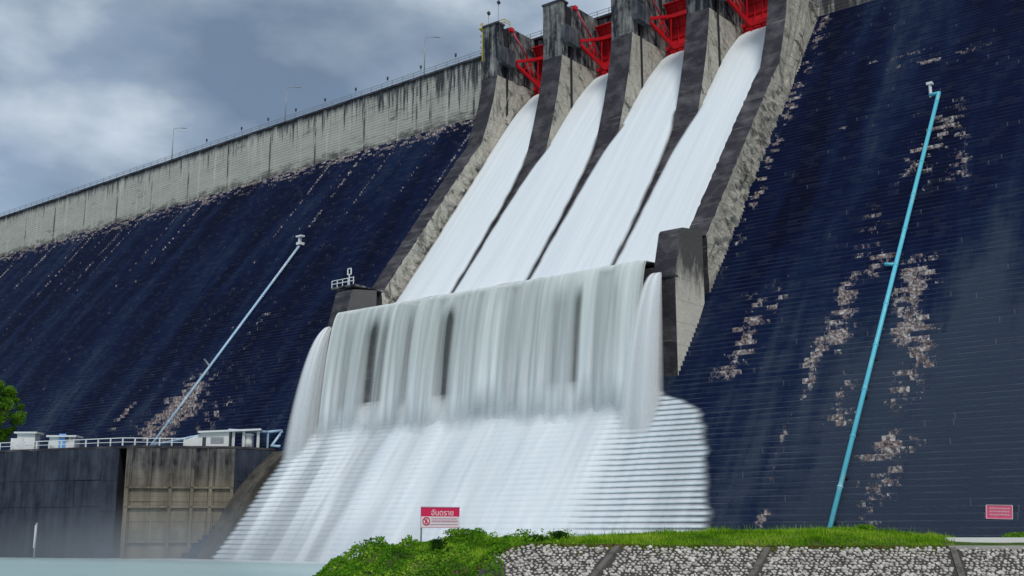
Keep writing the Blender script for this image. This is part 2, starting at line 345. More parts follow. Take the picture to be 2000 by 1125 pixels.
pool = mesh_obj('pool_water', [(-700, -200, WATER), (300, -200, WATER), (300, 97, WATER), (-700, 97, WATER)], [(0, 1, 2, 3)], mat_pool()); tag(pool, kind='structure')

# ------------------------------------------------------------------ dam
dam = thing('gravity_dam', 'tall concrete gravity dam with blackened stepped downstream face and pale crest wall', 'dam', (-140, 98, Z0))
def step_mesh(name, x0, x1):
    n = int((x1-x0)/4.0); xs = np.linspace(x0, x1, n+1)
    jy = (rng.random(n+1)-.5)*.05; jz = (rng.random(n+1)-.5)*.045
    V = []; dpt = STEP*S*3.2
    for x, a, c in zip(xs, jy, jz): V += [(x, a, -.02), (x, a*.6, STEP+c), (x, dpt, STEP+c*.3)]
    F = []
    for i in range(n):
        k = i*3; F += [(k, k+3, k+4, k+1), (k+1, k+4, k+5, k+2)]
    me = bpy.data.meshes.new(name); me.from_pydata([tuple(map(float, v)) for v in V], [], F); me.materials.append(M['face']); return me
def place_step(me, z):
    o = bpy.data.objects.new('step', me); COL.objects.link(o); adopt(o, dam)
    o.location = (0, D+S*z+(random.random()-.5)*.03, z)
fullm = [step_mesh('step_long', XL, XR) for _ in range(4)]
leftm = [step_mesh('step_left', XL, LO+2.0) for _ in range(5)]; rightm = [step_mesh('step_right', RO-2.0, XR) for _ in range(5)]
k = 0; z = Z0
while z < ZB-.05:
    if z < 17.0: place_step(fullm[k % 4], z)
    else: place_step(leftm[k % 5], z); place_step(rightm[(k*3) % 5], z)
    z += STEP; k += 1
ZSTEP_TOP = z
# vertical crest wall, cast in blocks between contraction joints
def crest_blocks(x0, x1):
    x = x0
    while x < x1-.5:
        wdt = 15.0; xe = min(x+wdt, x1); m = MB()
        yj = YB+(random.random()-.5)*.06
        m.box((x+.04, yj, ZB-1.2), (xe-.04, YB+8, ZT))
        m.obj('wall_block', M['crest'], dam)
        x = xe
    m = MB(); m.box((x0, YB+.3, ZB-1.5), (x1, YB+7.5, ZT-.1)); m.obj('crest_core', M['joint'], dam)
    m = MB(); m.box((x0, YB-.28, ZT+.003), (x1, YB+.5, ZT+.42)); m.box((x0, YB+.5, ZT+.003), (x1, YB+8.2, ZT+.2)); m.obj('coping', M['dark'], dam)
crest_blocks(-345, LO); crest_blocks(RO, XR)

rail = thing('crest_railing', 'thin grey steel handrail running along the top of the long crest wall', 'railing', (-230, YB, ZT+.42))
def railing(x0, x1, y, z, parent, every=3.0, hgt=1.1, rails=(1.0, .55), r=.045, mt='steel'):
    m = MB()
    for f in rails: m.bar((x0, y, z+hgt*f), (x1, y, z+hgt*f), r*1.6)
    m.obj('rail', M[mt], parent)
    pm = None; x = x0
    while x <= x1+.01:
        if pm is None:
            q = MB(); q.box((-.05, -.05, 0), (.05, .05, hgt)); o = q.obj('post', M[mt], parent); pm = o.data
        else:
            o = bpy.data.objects.new('post', pm); COL.objects.link(o); adopt(o, parent)
        o.location = (x, y, z); x += every
railing(-343, LO-.5, YB-.1, ZT+.42, rail)

# crest street lamps and low marker lamps
def street_lamp(X, label):
    t = thing('street_lamp', label, 'street lamp', (X, YB+.9, ZT+.2), 'street lamps along the dam crest')
    b = (X, YB+.9, ZT+.2); m = MB(); m.tube([b, (X, YB+.9, ZT+5), (X, YB+.9, ZT+9.0)], [.13, .1, .07], 8); m.obj('pole', M['steel'], t, True)
    m = MB(); m.tube([(X, YB+.9, ZT+8.9), (X+.5, YB+1.4, ZT+9.15), (X+1.5, YB+2.4, ZT+9.25)], .05, 6); m.obj('arm', M['steel'], t, True)
    m = MB(); m.obox((X+1.8, YB+2.7, ZT+9.25), (.42, .42, 0), (-.1, .1, 0), (0, 0, .06)); m.obj('lamp_head', M['steel'], t)
    m = MB(); m.box((X-.2, YB+.7, ZT+.2), (X+.2, YB+1.1, ZT+.5)); m.obj('base_plate', M['dsteel'], t)
for px, py, lab in ((340, 243, 'tall single-arm street lamp on the crest, farthest from the red gates'), (560, 165, 'tall single-arm street lamp on the crest, middle one of the three'), (830, 68, 'tall single-arm street lamp on the crest, next to the gate towers')):
    street_lamp(at_y(px, py, YB+.9)[0], lab)
for i, (px, py) in enumerate([(404, 272), (472, 250), (524, 231), (578, 213), (635, 195), (695, 174), (757, 153), (822, 130), (890, 106)]):
    X = at_y(px, py, YB+1.6)[0]
    t = thing('marker_lamp', 'short dark marker lamp on a slim post behind the crest handrail', 'lamp', (X, YB+1.6, ZT+.2), 'marker lamps along the dam crest')
    m = MB(); m.tube([(X, YB+1.6, ZT+.2), (X, YB+1.6, ZT+2.9)], .035, 6); m.obj('post', M['steel'], t)
    m = MB(); m.tube([(X, YB+1.6, ZT+2.9), (X, YB+1.6, ZT+3.15), (X, YB+1.6, ZT+3.6), (X, YB+1.6, ZT+3.75)], [.08, .19, .24, .05], 8); m.obj('lamp_head', M['dsteel'], t, True)

# ------------------------------------------------------------------ spillway
sp = thing('spillway', 'four-bay concrete spillway with piers, training walls and overhanging bucket lip', 'spillway', (-94.4, 110, 17))
def plane_y(z, off): return D+S*z-off
slab = [(168, 77.5), (160, 79.2), (157.5, 78.5), (155.2, 76.9), (152.6, 74.3), (plane_y(70, 2.0), 70), (plane_y(34.5, 2.0), 34.5), (119.2, 31.7), (116, 30.2), (113, 29.9), (110.8, 30.2), (110.8, 29.0)]
m = MB(); m.prism_x(slab[:]+[(114, 27), (135, 40), (168, 70)], LI-.2, RI+.2); m.obj('chute_slab', M['dark'], sp)
m = MB(); m.box((LI-.2, 111.0, 15.0), (RI+.2, 116, 29.3)); m.obj('bucket_wall', mat_dark('wet_bucket_concrete', (.012, .013, .016), (.055, .05, .048), .66), sp)
# rib ledges on the bucket wall behind the falling water
for X in np.arange(LI+4, RI, 7.3):
    m = MB(); m.box((X-.5, 110.75, 16.2), (X+.5, 111.0, 29.0)); m.obj('buttress', M['dark'], sp)

def training_wall(x0, x1, outer_low):
    """sloped wall 6 m proud of the dam face, rough cast"""
    zs = np.arange(32.6, 60.01, .55); V = []; F = []; FM = []
    prof = [(plane_y(z, 6.0), z) for z in np.linspace(35.2, 62, 110)]+[(141.4, 65), (143.1, 69.5), (144.4, 73.5), (145.4, 77.5), (145.7, 79)]
    lowp = [(plane_y(z, -1.2)+.6*0, z-2.2) for z in np.linspace(35.2, 62, 110)]+[(148, 65.5), (150.5, 69), (154, 73), (157, 77), (158, 79)]
    prof = [(118.7, 35.2)]+prof; lowp = [(118.9, 26.6)]+lowp
    na = 13; n = len(prof)
    for side, X in ((0, x0), (1, x1)):
        sgn = -1 if side == 0 else 1
        for i in range(n):
            for j in range(na):
                f = j/(na-1); y = prof[i][0]*(1-f)+lowp[i][0]*f; zz = prof[i][1]*(1-f)+lowp[i][1]*f
                r = (fbm(y*1.0+zz*.4, zz*1.1, side, 3)-.5)*1.0+(fbm(zz*.5, y*.3+f, 2, 2)-.5)*.6
                V.append((X+sgn*(r*(0 if j == 0 else 1)*smooth(0, .35, f)), y+(vnoise(zz*1.7, 3, 1)-.5)*.25*(j == 0), zz))
    for side in (0, 1):
        o = side*n*na
        for i in range(n-1):
            for j in range(na-1):
                q = (o+i*na+j, o+i*na+j+1, o+(i+1)*na+j+1, o+(i+1)*na+j); F.append(q if side == 0 else q[::-1]); FM.append(0)
    for i in range(n-1):
        F.append((i*na, (i+1)*na, n*na+(i+1)*na, n*na+i*na)); FM.append(1)
    F.append((0, n*na, n*na+na-1, na-1)); FM.append(1)
    F.append(((n-1)*na, (n-1)*na+na-1, n*na+(n-1)*na+na-1, n*na+(n-1)*na)); FM.append(1)
    return mesh_obj('training_wall', V, F, [M['pale'], M['dark']], sp, FM)
training_wall(LO, LI, True); training_wall(RI, RO, True)

PROF = [(139.0, 55.5), (141.2, 61), (143.0, 66.7), (144.4, 71.7), (145.5, 77), (145.75, 79)]
def pier(x0, x1, full=True):
    t = MB()
    if full:
        poly = PROF+[(168, 79), (168, 55.5)]; n = len(poly)
        t.prism_x(poly, x0, x1, 0, [0, 0]+[1]*(len(PROF)-1)+[0]*(n-len(PROF)+1))
    p = t.obj('pier', [M['pale'], M['dark']], sp) if full else sp
    def put(mb, nm, mt): return mb.obj(nm, mt, p)
    q = MB(); q.box((x0, 145.78, 79.003), (x1, 147.4, 88.8)); put(q, 'tower', M['tower'])
    q = MB(); q.box((x0+.02, 149.0, 79.003), (x1-.02, 168, ZT-.05)); put(q, 'pier_head', M['tower'])
    q = MB(); q.box((x0+.3, 147.41, 79.003), (x1-.3, 148.99, 88.6)); put(q, 'slot_lining', M['joint'])
    if full or x0 < -100:
        for nm, xa, xb in (('bracket', x1+.003, x1+1.1),):
            q = MB(); ya, yb = 145.6, 149.5
            q.prism_x([(ya+.3, 81.2), (yb, 81.2), (yb, 84.2), (ya, 84.2), (ya, 82.0)], xa, xb); put(q, nm, mat_box)
    q = MB(); q.box((x0-.12, 145.6, 88.8), (x1+.12, 147.6, 89.15)); put(q, 'tower_cap', M['dark'])
    for zz in (60.5, 66.5, 72.5):
        pass
    q = MB(); q.box((x1+.003, 148.05, 66), (x1+.12, 148.55, 81)); put(q, 'gate_slot_shade', M['joint'])  # raised strip, its near-black colour standing in for shade inside the slot
    return p
mat_box = mat_stained('bracket_concrete', (.03, .035, .05), (.16, .165, .175), .46, .66)
for a, c in PIERS: pier(a, c)
pier(LO, LI, False)
# right abutment above the training wall
m = MB(); m.box((RI, 149.0, 79.003), (RO, 168, ZT-.05)); m.box((RI, 145.78, 79.003), (RO, 147.4, 88.8)); m.box((RI+.3, 147.4, 79.01), (RO-.3, 149.0, 88.6)); m.obj('abutment_tower', M['tower'], sp)
for x0, x1 in ((LO, LI), (RI, RO)):
    m = MB(); m.prism_x([(145.75, 79), (168, 79), (168, 60), (150, 64), (145.9, 70)], x0+.03, x1-.03); m.obj('abutment', M['pale'], sp)
# bridge deck over the bays
for a, c in BAYS:
    m = MB(); m.box((a+.02, YB+.4, 87.7), (c-.02, 165, ZT-.06)); m.obj('bridge_beam', M['tower'], sp)
m = MB(); m.box((LO+.01, YB-.2, ZT-.04), (RO-.01, 165.4, ZT+.35)); m.obj('bridge_deck', M['dark'], sp)
brail = thing('bridge_railing', 'grey handrail on the road bridge above the red gates', 'railing', (-95, YB, ZT+.35))
railing(LO, RO, YB, ZT+.35, brail, 2.5)

# end blocks of the bucket
def end_block(x0, x1):
    p = MB()
    body = [(111.0, 17.2), (111.0, 29.0), (112.6, 34.6), (113.0, 35.0), (117.6, 35.6), (117.6, 26.0), (plane_y(17.2, -.8), 17.0)]
    body[-2] = (117.6, (117.6+.6-D)/S)
    n = len(body); p.prism_x(body, x0, x1, 0, [0, 0, 1, 1, 1, 1, 1, 1, 1])
    o = p.obj('end_block', [M['block'], M['dark']], sp)
    q = MB(); q.box((x0+.25, 117.6, 26.5), (x1-.6, 119.6, 35.0)); q.obj('joint_filler', M['joint'], o)
    q = MB(); q.box((x0-.05, 110.86, 28.85), (x1+.06, 111.6, 29.05)); q.obj('ledge', M['dark'], o)
    return o
def mat_block():
    b = NB('end_block_concrete'); P = b.pos(); x, y, z = b.sep(P)
    base = b.mix(b.noise(P, .6, 6, .65), (.46, .44, .38), (.78, .74, .64))
    f = b.math('ADD', b.math('DIVIDE', b.math('SUBTRACT', z, 17.0), 18.5), b.math('MULTIPLY', b.math('SUBTRACT', b.noise(b.scaled(P, (.7, .7, .2)), 1.0, 6, .7), .5), .7))
    dk = b.ramp(f, (.55, 0.), (.78, 1.)); col = b.mix(b.math('MULTIPLY', dk, .9), base, (.045, .045, .052))
    jn = b.ramp(frac(b, z, 2.6, .2), (.0, 1.), (.03, 0.)); col = b.mix(b.math('MULTIPLY', jn, .7), col, (.08, .08, .08))
    return b.bsdf(col, .9, b.bump(b.noise(P, 1.5, 6, .7), .15, .7), .15)
M['block'] = mat_block()
end_block(LO, LI-.01); end_block(RI+.01, RO)
# inspection platform beside the left end block
t = thing('inspection_platform', 'small railed platform on the end block at the far foot of the chute wall', 'platform', (-122, 118, 35.6))
m = MB(); m.box((LO-1.6, 113.0, 35.62), (LI, 119.5, 35.85)); m.obj('slab', M['tower'], t)
m = MB()
for zz in (36.4, 36.9): m.bar((LO-1.5, 113.1, zz), (LI-.2, 113.1, zz), .1)
for X in np.linspace(LO-1.5, LI-.3, 5): m.bar((X, 113.1, 35.85), (X, 113.1, 36.9), .09)
m.obj('handrail', M['whiterail'], t)
m = MB(); X = -121.6
m.bar((X, 113.1, 35.85), (X, 113.1, 37.4), .12)
for a, c in (((X-.35, 37.4), (X+.35, 37.4)), ((X-.35, 38.3), (X+.35, 38.3)), ((X-.35, 37.4), (X-.35, 38.3)), ((X+.35, 37.4), (X+.35, 38.3))): m.bar((a[0], 113.1, a[1]), (c[0], 113.1, c[1]), .13)
m.obj('sign_frame', M['whiterail'], t)

# ------------------------------------------------------------------ radial gates
TY, TZ, GR = 149.6, 82.5, 7.7
def build_gate(a, c, label):
    t = thing('radial_gate', label, 'spillway gate', ((a+c)/2, TY, TZ), 'red radial gates of the spillway')
    x0, x1 = a+.12, c-.12; A = np.radians(np.linspace(-38, 37, 15)); V = []; F = []
    for k, X in enumerate((x0, x1)):
        for r in (GR, GR+.12):
            for an in A: V.append((X, TY+r*math.cos(an), TZ+r*math.sin(an)))
    n = len(A); I = lambda k, r, i: (k*2+r)*n+i
    for i in range(n-1):
        F += [(I(0, 0, i), I(0, 0, i+1), I(1, 0, i+1), I(1, 0, i)), (I(0, 1, i), I(1, 1, i), I(1, 1, i+1), I(0, 1, i+1)),
              (I(0, 0, i), I(0, 1, i), I(0, 1, i+1), I(0, 0, i+1)), (I(1, 0, i), I(1, 0, i+1), I(1, 1, i+1), I(1, 1, i))]
    F += [(I(0, 0, 0), I(1, 0, 0), I(1, 1, 0), I(0, 1, 0)), (I(0, 0, n-1), I(0, 1, n-1), I(1, 1, n-1), I(1, 0, n-1))]
    mesh_obj('skin_plate', V, F, M['red'], t)
    for X in np.linspace(x0+.5, x1-.5, 7):                       # vertical ribs
        m = MB()
        for i in range(0, n-2, 2):
            p = (X, TY+(GR-.18)*math.cos(A[i]), TZ+(GR-.18)*math.sin(A[i])); q = (X, TY+(GR-.18)*math.cos(A[i+2]), TZ+(GR-.18)*math.sin(A[i+2])); m.bar(p, q, .14, .36)
        m.obj('rib', M['red'], t)
    for an in np.radians((-34, -20, -6, 8, 22, 34)):              # stiffeners
        m = MB(); m.bar((x0+.1, TY+(GR-.22)*math.cos(an), TZ+(GR-.22)*math.sin(an)), (x1-.1, TY+(GR-.22)*math.cos(an), TZ+(GR-.22)*math.sin(an)), .16, .16); m.obj('stiffener', M['red'], t)
    ends = {}
    for an in (-27, 22):                                          # girders
        r = GR-.7; y, zz = TY+r*math.cos(math.radians(an)), TZ+r*math.sin(math.radians(an)); m = MB(); m.bar((x0+.2, y, zz), (x1-.2, y, zz), .5, .7); m.obj('girder', M['red'], t); ends[an] = (y, zz)
    for s, xw, xi in ((1, a+.5, a+1.7), (-1, c-.5, c-1.7)):
        for an in (-27, 22):
            m = MB(); m.bar((xw, TY, TZ), (xi, *ends[an]), .42, .5); m.obj('arm', M['red'], t)
        m = MB()
        for f, g in ((.35, .7), (.7, .35), (.62, .62), (.9, .9), (.9, .5)):
            P = lambda an, q: np.array((xw, TY, TZ))*(1-q)+np.array((xi, *ends[an]))*q
            m.bar(P(-27, f), P(22, g), .16)
        m.obj('brace', M['red'], t)
        m = MB(); m.tube([(xw-s*.35, TY, TZ), (xw+s*.4, TY, TZ)], .55, 12); m.obj('trunnion', M['red'], t, True)
        # hoist cylinder from the tower to the skin
        top = np.array((a+.55 if s > 0 else c-.55, 148.9, 88.4)); bot = np.array((xi-.5*s, TY+(GR-.5)*math.cos(math.radians(-12)), TZ+(GR-.5)*math.sin(math.radians(-12)))); mid = top*.45+bot*.55
        m = MB(); m.tube([top, mid], .17, 10); h = m.obj('hoist_cylinder', M['pink'], t, True)
        m = MB(); m.tube([mid, bot], .08, 8); m.obj('piston_rod', M['pink'], h, True)
        m = MB(); m.obox(top, (.34, 0, 0), (0, .4, 0), (0, 0, .34)); m.obj('hoist_bracket', M['red'], t)
    m = MB(); m.box((x0+.1, TY+GR*math.cos(math.radians(37))-.7, TZ+GR*math.sin(math.radians(37))-.05), (x1-.1, TY+GR*math.cos(math.radians(37))+.1, TZ+GR*math.sin(math.radians(37))+.07)); m.obj('top_beam', M['red'], t)
    return t
for (a, c), lab in zip(BAYS, ('red steel radial gate beside the yellow ladder tower', 'red steel radial gate in the second bay from the yellow ladder', 'red steel radial gate in the third bay from the yellow ladder', 'red steel radial gate beside the longest training wall on the bare dam face')):
    build_gate(a, c, lab)

# yellow caged ladder and lamps on the first tower
t = thing('caged_ladder', 'yellow caged access ladder on the side of the first gate tower', 'ladder', (LO-.5, 146.6, 83))
for yy in (146.0, 147.0):
    m = MB(); m.bar((LO-.35, yy, 82.6), (LO-.35, yy, 90.0), .16); m.obj('stile', M['yellow'], t)
for zz in np.arange(82.9, 89.5, .45):
    m = MB(); m.bar((LO-.35, 146.0, zz), (LO-.35, 147.0, zz), .07); m.obj('rung', M['yellow'], t)
for zz in np.arange(84.4, 90, 1.1):
    m = MB(); m.tube([(LO-.35, 146.0, zz), (LO-.9, 146.05, zz), (LO-1.15, 146.5, zz), (LO-.9, 146.95, zz), (LO-.35, 147.0, zz)], .07, 5); m.obj('hoop', M['yellow'], t)
m = MB(); m.box((LO-1.15, 145.8, 88.9), (LO-.14, 147.3, 89.1)); m.obj('landing', M['yellow'], t)
t = thing('tower_railing', 'yellow guard rail on the top edge of the first gate tower', 'railing', (LI, 147.5, 89.15))
m = MB()
for zz in (89.7, 90.2): m.bar((LO+.2, 147.5, zz), (LI, 147.5, zz), .1); m.bar((LI, 147.5, zz), (LI, 149.2, zz), .1)
m.obj('rail', M['yellow'], t)
for X, yy in ((LO+.2, 147.5), (-122, 147.5), (LI, 147.5), (LI, 149.2)):
    m = MB(); m.bar((X, yy, 89.15), (X, yy, 90.25), .1); m.obj('post', M['yellow'], t)
for X, hh, lab in ((-123.3, 2.6, 'curved floodlight pole on the first gate tower, the lower one'), (-121.0, 4.0, 'straight floodlight pole on the first gate tower, the higher one')):
    t = thing('floodlight_pole', lab, 'floodlight', (X, 146.6, 89.15))
    m = MB(); m.tube([(X, 146.6, 89.15), (X, 146.6, 89.15+hh)], .05, 6); m.obj('pole', M['steel'], t)
    m = MB(); m.obox((X+.15, 146.5, 89.15+hh), (.22, 0, .1), (0, .2, 0), (-.1, 0, .25)); m.obj('lamp_head', M['dsteel'], t)

# ------------------------------------------------------------------ moving water
def mat_water(name, c0, c1, alpha=True, sc=(1.2, .04, .04), lo=0., hi=1.):
    b = NB(name); P = b.pos()
    n = b.noise(b.scaled(P, sc), 1.0, 5, .6); col = b.mix(b.ramp(n, (.32, 0.), (.68, 1.)), c0, c1)
    a = b.attr('dens') if alpha else None
    if name.startswith('falling'): col = b.mix(b.math('MULTIPLY', b.attr('foam'), .8), col, (.79, .83, .855))
    return b.bsdf(col, .8, b.bump(n, .03, .4), .1, 0, a)
M['chutew'] = mat_water('white_chute_water', (.70, .76, .80), (.80, .84, .86))
M['curtain'] = mat_water('falling_curtain_water', (.56, .62, .60), (.73, .77, .75), True, (1.6, .05, .03))
M['cascade'] = mat_water('white_cascade_water', (.68, .745, .79), (.80, .84, .865), True, (.35, .08, .06))
M['jet'] = mat_water('white_jet_water', (.80, .84, .86), (.90, .92, .93), True)
wprof = [(163, 80.3), (160, 80.25), (157.6, 79.4), (155.4, 77.85), (153, 75.5), (plane_y(72, 2.75), 72), (plane_y(66, 2.75), 66), (plane_y(60, 2.75), 60), (plane_y(54, 2.7), 54), (plane_y(48, 2.7), 48), (plane_y(42, 2.7), 42), (plane_y(36, 2.8), 36), (120.2, 33.2), (116.5, 31.7), (113, 31.2), (110.2, 31.0)]
def resample(pts, n):
    pts = np.array(pts, float)
    for _ in range(3):   # chaikin rounding
        q = [pts[0]]
        for i in range(len(pts)-1): q += [pts[i]*.75+pts[i+1]*.25, pts[i]*.25+pts[i+1]*.75]
        pts = np.array(q+[pts[-1]])
    L = np.r_[0, np.cumsum(np.linalg.norm(np.diff(pts, axis=0), axis=1))]; s = np.linspace(0, L[-1], n)
    return np.c_[np.interp(s, L, pts[:, 0]), np.interp(s, L, pts[:, 1])]
WP = resample(wprof, 110)
for i, (a, c) in enumerate(BAYS):
    nc = 40; V = []; dens = []
    for y, z in WP:
        wid = float(np.interp(z, [34, 42, 50, 55, 58, 60, 61.5], [1.98, 1.86, 1.6, 1.25, .8, .35, 0]))
        l = a+(.3 if i == 0 else -wid); r = c-(.12 if i == 3 else -wid)
        for j in range(nc):
            f = j/(nc-1); X = l+(r-l)*f
            bul = .18*math.sin(math.pi*f)**.5+.22*(float(fbm(X*.4+i*9, z*.03, 0, 2))-.5)+.03*(float(fbm(X*2.2, z*.06, 1, 2))-.5)
            V.append((X, y-bul*.8, z+bul*.6))
            ed = min(f, 1-f)*(r-l); e = smooth(0, .7 if z < 62 else .12, ed+.25*(float(vnoise(z*.6+i*3, 5, 2))-.5))
            dens.append(float(np.clip(e if z < 62 else max(e, .5), 0, 1)))
    o = mesh_obj('chute_water', V, grid_faces(len(WP), nc), M['chutew'], sm=True, attrs={'dens': dens}); tag(o, kind='structure')
# falling curtain over the bucket lip
def curtain(y0, v, opening, seed, x0=LI+.35, x1=RI, zt=31.05, zb=11.2):
    xs = np.arange(x0, x1+.01, .16); T = np.linspace(0, math.sqrt(2*(zt-zb)/9.8), 46); V = []; dn = []; fo = []
    pat = .72*fbm(xs*.38+seed*11, 0*xs+seed, seed % 3, 3)+.28*fbm(xs*1.5+seed*5, 0*xs, 1, 3)
    gap = np.zeros_like(xs)
    for px, wd, st in opening: gap += st*np.exp(-((xs-at_y(px, 690, 109.5)[0])/wd)**2)
    for t in T:
        z = zt-4.9*t*t; f = (zt-z)/(zt-zb)
        loc = pat+.10*(fbm(xs*1.1+seed, 0*xs+z*.08, 2, 3)-.5)
        d = np.clip(.50+1.6*(loc-.36)-gap*smooth(.02, .22, f)*(1-.75*smooth(.66, .82, f)), 0.06, 1); d = d*(1-.0*f)
        d = np.maximum(d, (1-smooth(.0, .10, f))*.92)
        d = d*(1-smooth(.64, .98, f+.2*(fbm(xs*.5, 0*xs+seed, 1, 2)-.5)))
        fold = (fbm(xs*.8, 0*xs+z*.05+seed*3, 0, 3)-.5)*(.15+1.1*f)+(fbm(xs*2, 0*xs+z*.06, 1, 2)-.5)*.12
        for X, a, q in zip(xs, d, fold): V.append((X, y0-v*t-q, z)); dn.append(float(a)); fo.append(float(smooth(.2, .85, f)))
    o = mesh_obj('curtain_water', V, grid_faces(len(T), len(xs)), M['curtain'], sm=True, attrs={'dens': dn, 'foam': fo}); tag(o, kind='structure')
OPEN = [(738, 1.5, .8), (765, .8, .5), (886, .95, 1.0), (868, .6, .5), (1142, .75, 1.1), (1104, 1.4, .55), (690, .5, .35), (812, .5, .4), (1215, .4, .35), (975, .4, .25)]
curtain(110.25, 1.45, OPEN, 1); curtain(109.95, 1.75, [(p, w_, s*.9) for p, w_, s in OPEN]+[(980, 2, -.3)], 2)
# cascade over the lower steps
def cascade():
    zs = np.arange(17.9, WATER-.05, -.075); xs = np.arange(-130.0, -51.5, .3); V = []; dn = []
    eR = np.array([(17.0, -67.5)]+[(face(x, y)[2], face(x, y)[0]) for x, y in ((1310, 772), (1350, 782), (1380, 800), (1392, 850), (1398, 930), (1402, 1030))]+[(-4, -52.5)])
    eL = np.array([(17.0, -121.0), (13.2, -124.2), (10, -125.3), (5, -125.6), (0, -125.9), (-4, -127)])
    eR = eR[np.argsort(eR[:, 0])]; eL = eL[np.argsort(eL[:, 0])]
    core = .55*smooth(-126, -122, xs)+.45*smooth(-119, -106, xs); core = core*(1-.9*smooth(-74, -67, xs))
    for z in zs:
        fr = ((z-Z0)/STEP) % 1.0
        rx = np.interp(z, eR[:, 0], eR[:, 1])+.5*(vnoise(z*2.1, 1.0)-.5); lx = np.interp(z, eL[:, 0], eL[:, 1])+.6*(vnoise(z*1.3, 9.0)-.5)
        stq = fbm(xs*.28+z*.02, 0*xs+z*.035, 0, 4); fine = fbm(xs*1.6, 0*xs+z*.12, 1, 3)
        amp = .26*(1-core)+.03*core+.10*np.clip(stq-.5, 0, 1)*core
        leap = amp*np.sin(fr*math.pi)**1.0*(.7+.6*fine)+amp*.8*(1-fr)
        off = .16+leap+core*(.35+.9*(stq-.3)*.8)*smooth(17.5, 7, z)+.18*(fine-.5)
        face_y = D+S*(z-STEP)-.06             # line through the step nosings
        ed = np.minimum(xs-lx, rx-xs); a = smooth(-.2, 1.2, ed)
        thin = (1-core)*smooth(-73, -67, xs)*smooth(.3, .95, fr)*(.34+.36*smooth(-66, -58, xs))*(.4+1.2*fbm(xs*.7, 0*xs+z*.1, 2, 2))
        sh = smooth(.5, .66, fbm(xs*.3+z*.03+5, 0*xs+z*.05, 1, 3))*(1-smooth(-108, -98, xs)); d = np.clip(a*(1-thin)*(.86+.3*(stq-.2))*(1-.34*sh*(.45+.55*fr)), 0, 1); d = np.where(ed < -.6, 0, d); d = d*smooth(18.6, 16.6, z+2.4*(fbm(xs*.5, 0*xs+3, 2, 3)-.5))
        for X, o_, q in zip(xs, off, d): V.append((X, face_y-o_-.0, z)); dn.append(float(q))
    dn = np.array(dn); F = [f for f in grid_faces(len(zs), len(xs)) if max(dn[list(f)]) > .02]
    o = mesh_obj('cascade_water', V, F, M['cascade'], sm=True, attrs={'dens': dn}); tag(o, kind='structure')
cascade()
# side jets from the drain holes of the end blocks
def jet(X, zt, vy, px, py):
    V = []; F = []; dn = []; T = np.linspace(0, 2.1, 44); ns = 34; base = 0
    for k in range(ns):
        dx = (random.random()-.5); dv = .7+.6*random.random(); wd = .3+.3*random.random(); z1 = zt+(random.random()-.5)*.5
        for i, t in enumerate(T):
            z = z1-4.9*t*t; y = 110.95-vy*dv*t-.05*k/ns; s = t/2.1; x = X+dx*(.6+2.4*s); wq = wd*(.6+2.2*s)
            for sg in (-1, 0, 1):
                V.append((x+sg*wq, y+sg*.15*s, z)); dn.append(min(1, 1.15*(1-s)**.6)*(1 if sg == 0 else .2))
        for i in range(len(T)-1):
            for j in range(2): q = base+i*3+j; F.append((q, q+1, q+4, q+3))
        base = len(V)
    o = mesh_obj('jet_water', V, F, M['jet'], sm=True, attrs={'dens': dn}); tag(o, kind='structure')
jet(-123.0, 29.3, 2.6, 585, 870); jet(-67.6, 29.3, 2.5, 1250, 760)

# ------------------------------------------------------------------ outlet block with deck at the left
ZD = 11.65
def dpt(px, dep, z): # place on vertical line of photo column px at given depth
    d = ray(px, 1045-z*2291/dep); a = (d@RGT)/(d@FWD)*dep; return world(a, dep, z)
blk = thing('outlet_block', 'dark stained concrete outlet block with panelled walls rising from the pool', 'outlet block', (*dpt(300, 162, 0)[:2], WATER))
EDGE = [(-190, 172), (0, 166.5), (188, 159.5), (226, 159.5)]
def wall_run(p, q, zt, zb, mt, cols, rows, back=6, gap=.05, proud=.12):
    p = np.array(p); q = np.array(q); u = (q-p)/np.linalg.norm(q-p); nrm = np.array((u[1], -u[0], 0.)); L = np.linalg.norm(q-p)
    m = MB(); c = (p+q)/2-nrm*(back/2+.15); m.obox((c[0], c[1], (zt+zb)/2), u*L/2, nrm*back/2, (0, 0, (zt-zb)/2)); m.obj('core', M['joint'], blk)
    for i in range(len(cols)-1):
        for j in range(len(rows)-1):
            a, b_ = cols[i]*L, cols[i+1]*L; z0, z1 = zb+(zt-zb)*rows[j], zb+(zt-zb)*rows[j+1]; pr = (random.random()-.4)*proud
            cc = p+u*(a+b_)/2+nrm*(pr/2-.07); m = MB(); m.obox((cc[0], cc[1], (z0+z1)/2), u*((b_-a)/2-gap/2), nrm*(.09+pr/2), (0, 0, (z1-z0)/2-gap/2)); m.obj('panel', mt, blk)
    return u, nrm
Pm = dpt(-190, 172, 0); P0 = dpt(0, 166.5, 0); P1 = dpt(188, 159.5, 0); P2 = dpt(222, 159.2, 0); P3 = dpt(236, 157.6, 0); P4 = dpt(452, 159.5, 0); P5 = dpt(552, 164.5, 0)
ROWS = [0, .2, .46, .72, 1.0]
wall_run(Pm, P0, ZD, WATER-1, M['slate'], [0, .33, .66, 1], ROWS); wall_run(P0, P1, ZD, WATER-1, M['slate'], [0, .37, .74, 1], [0, .22, .5, .73, 1])
wall_run(P1, P2, ZD, WATER-1, M['slate'], [0, 1], ROWS)
wall_run(P3, P4, ZD-.02, WATER-1, M['basin'], [0, .06, .24, .42, .60, .76, .82, 1], [0, .2, .37, .54, .66, 1], 8)
wall_run(P4, P5, ZD-.04, WATER-1, M['slate'], [0, .5, 1], ROWS, 5)  # receding wall in shadow; the shade is put into its dark colour
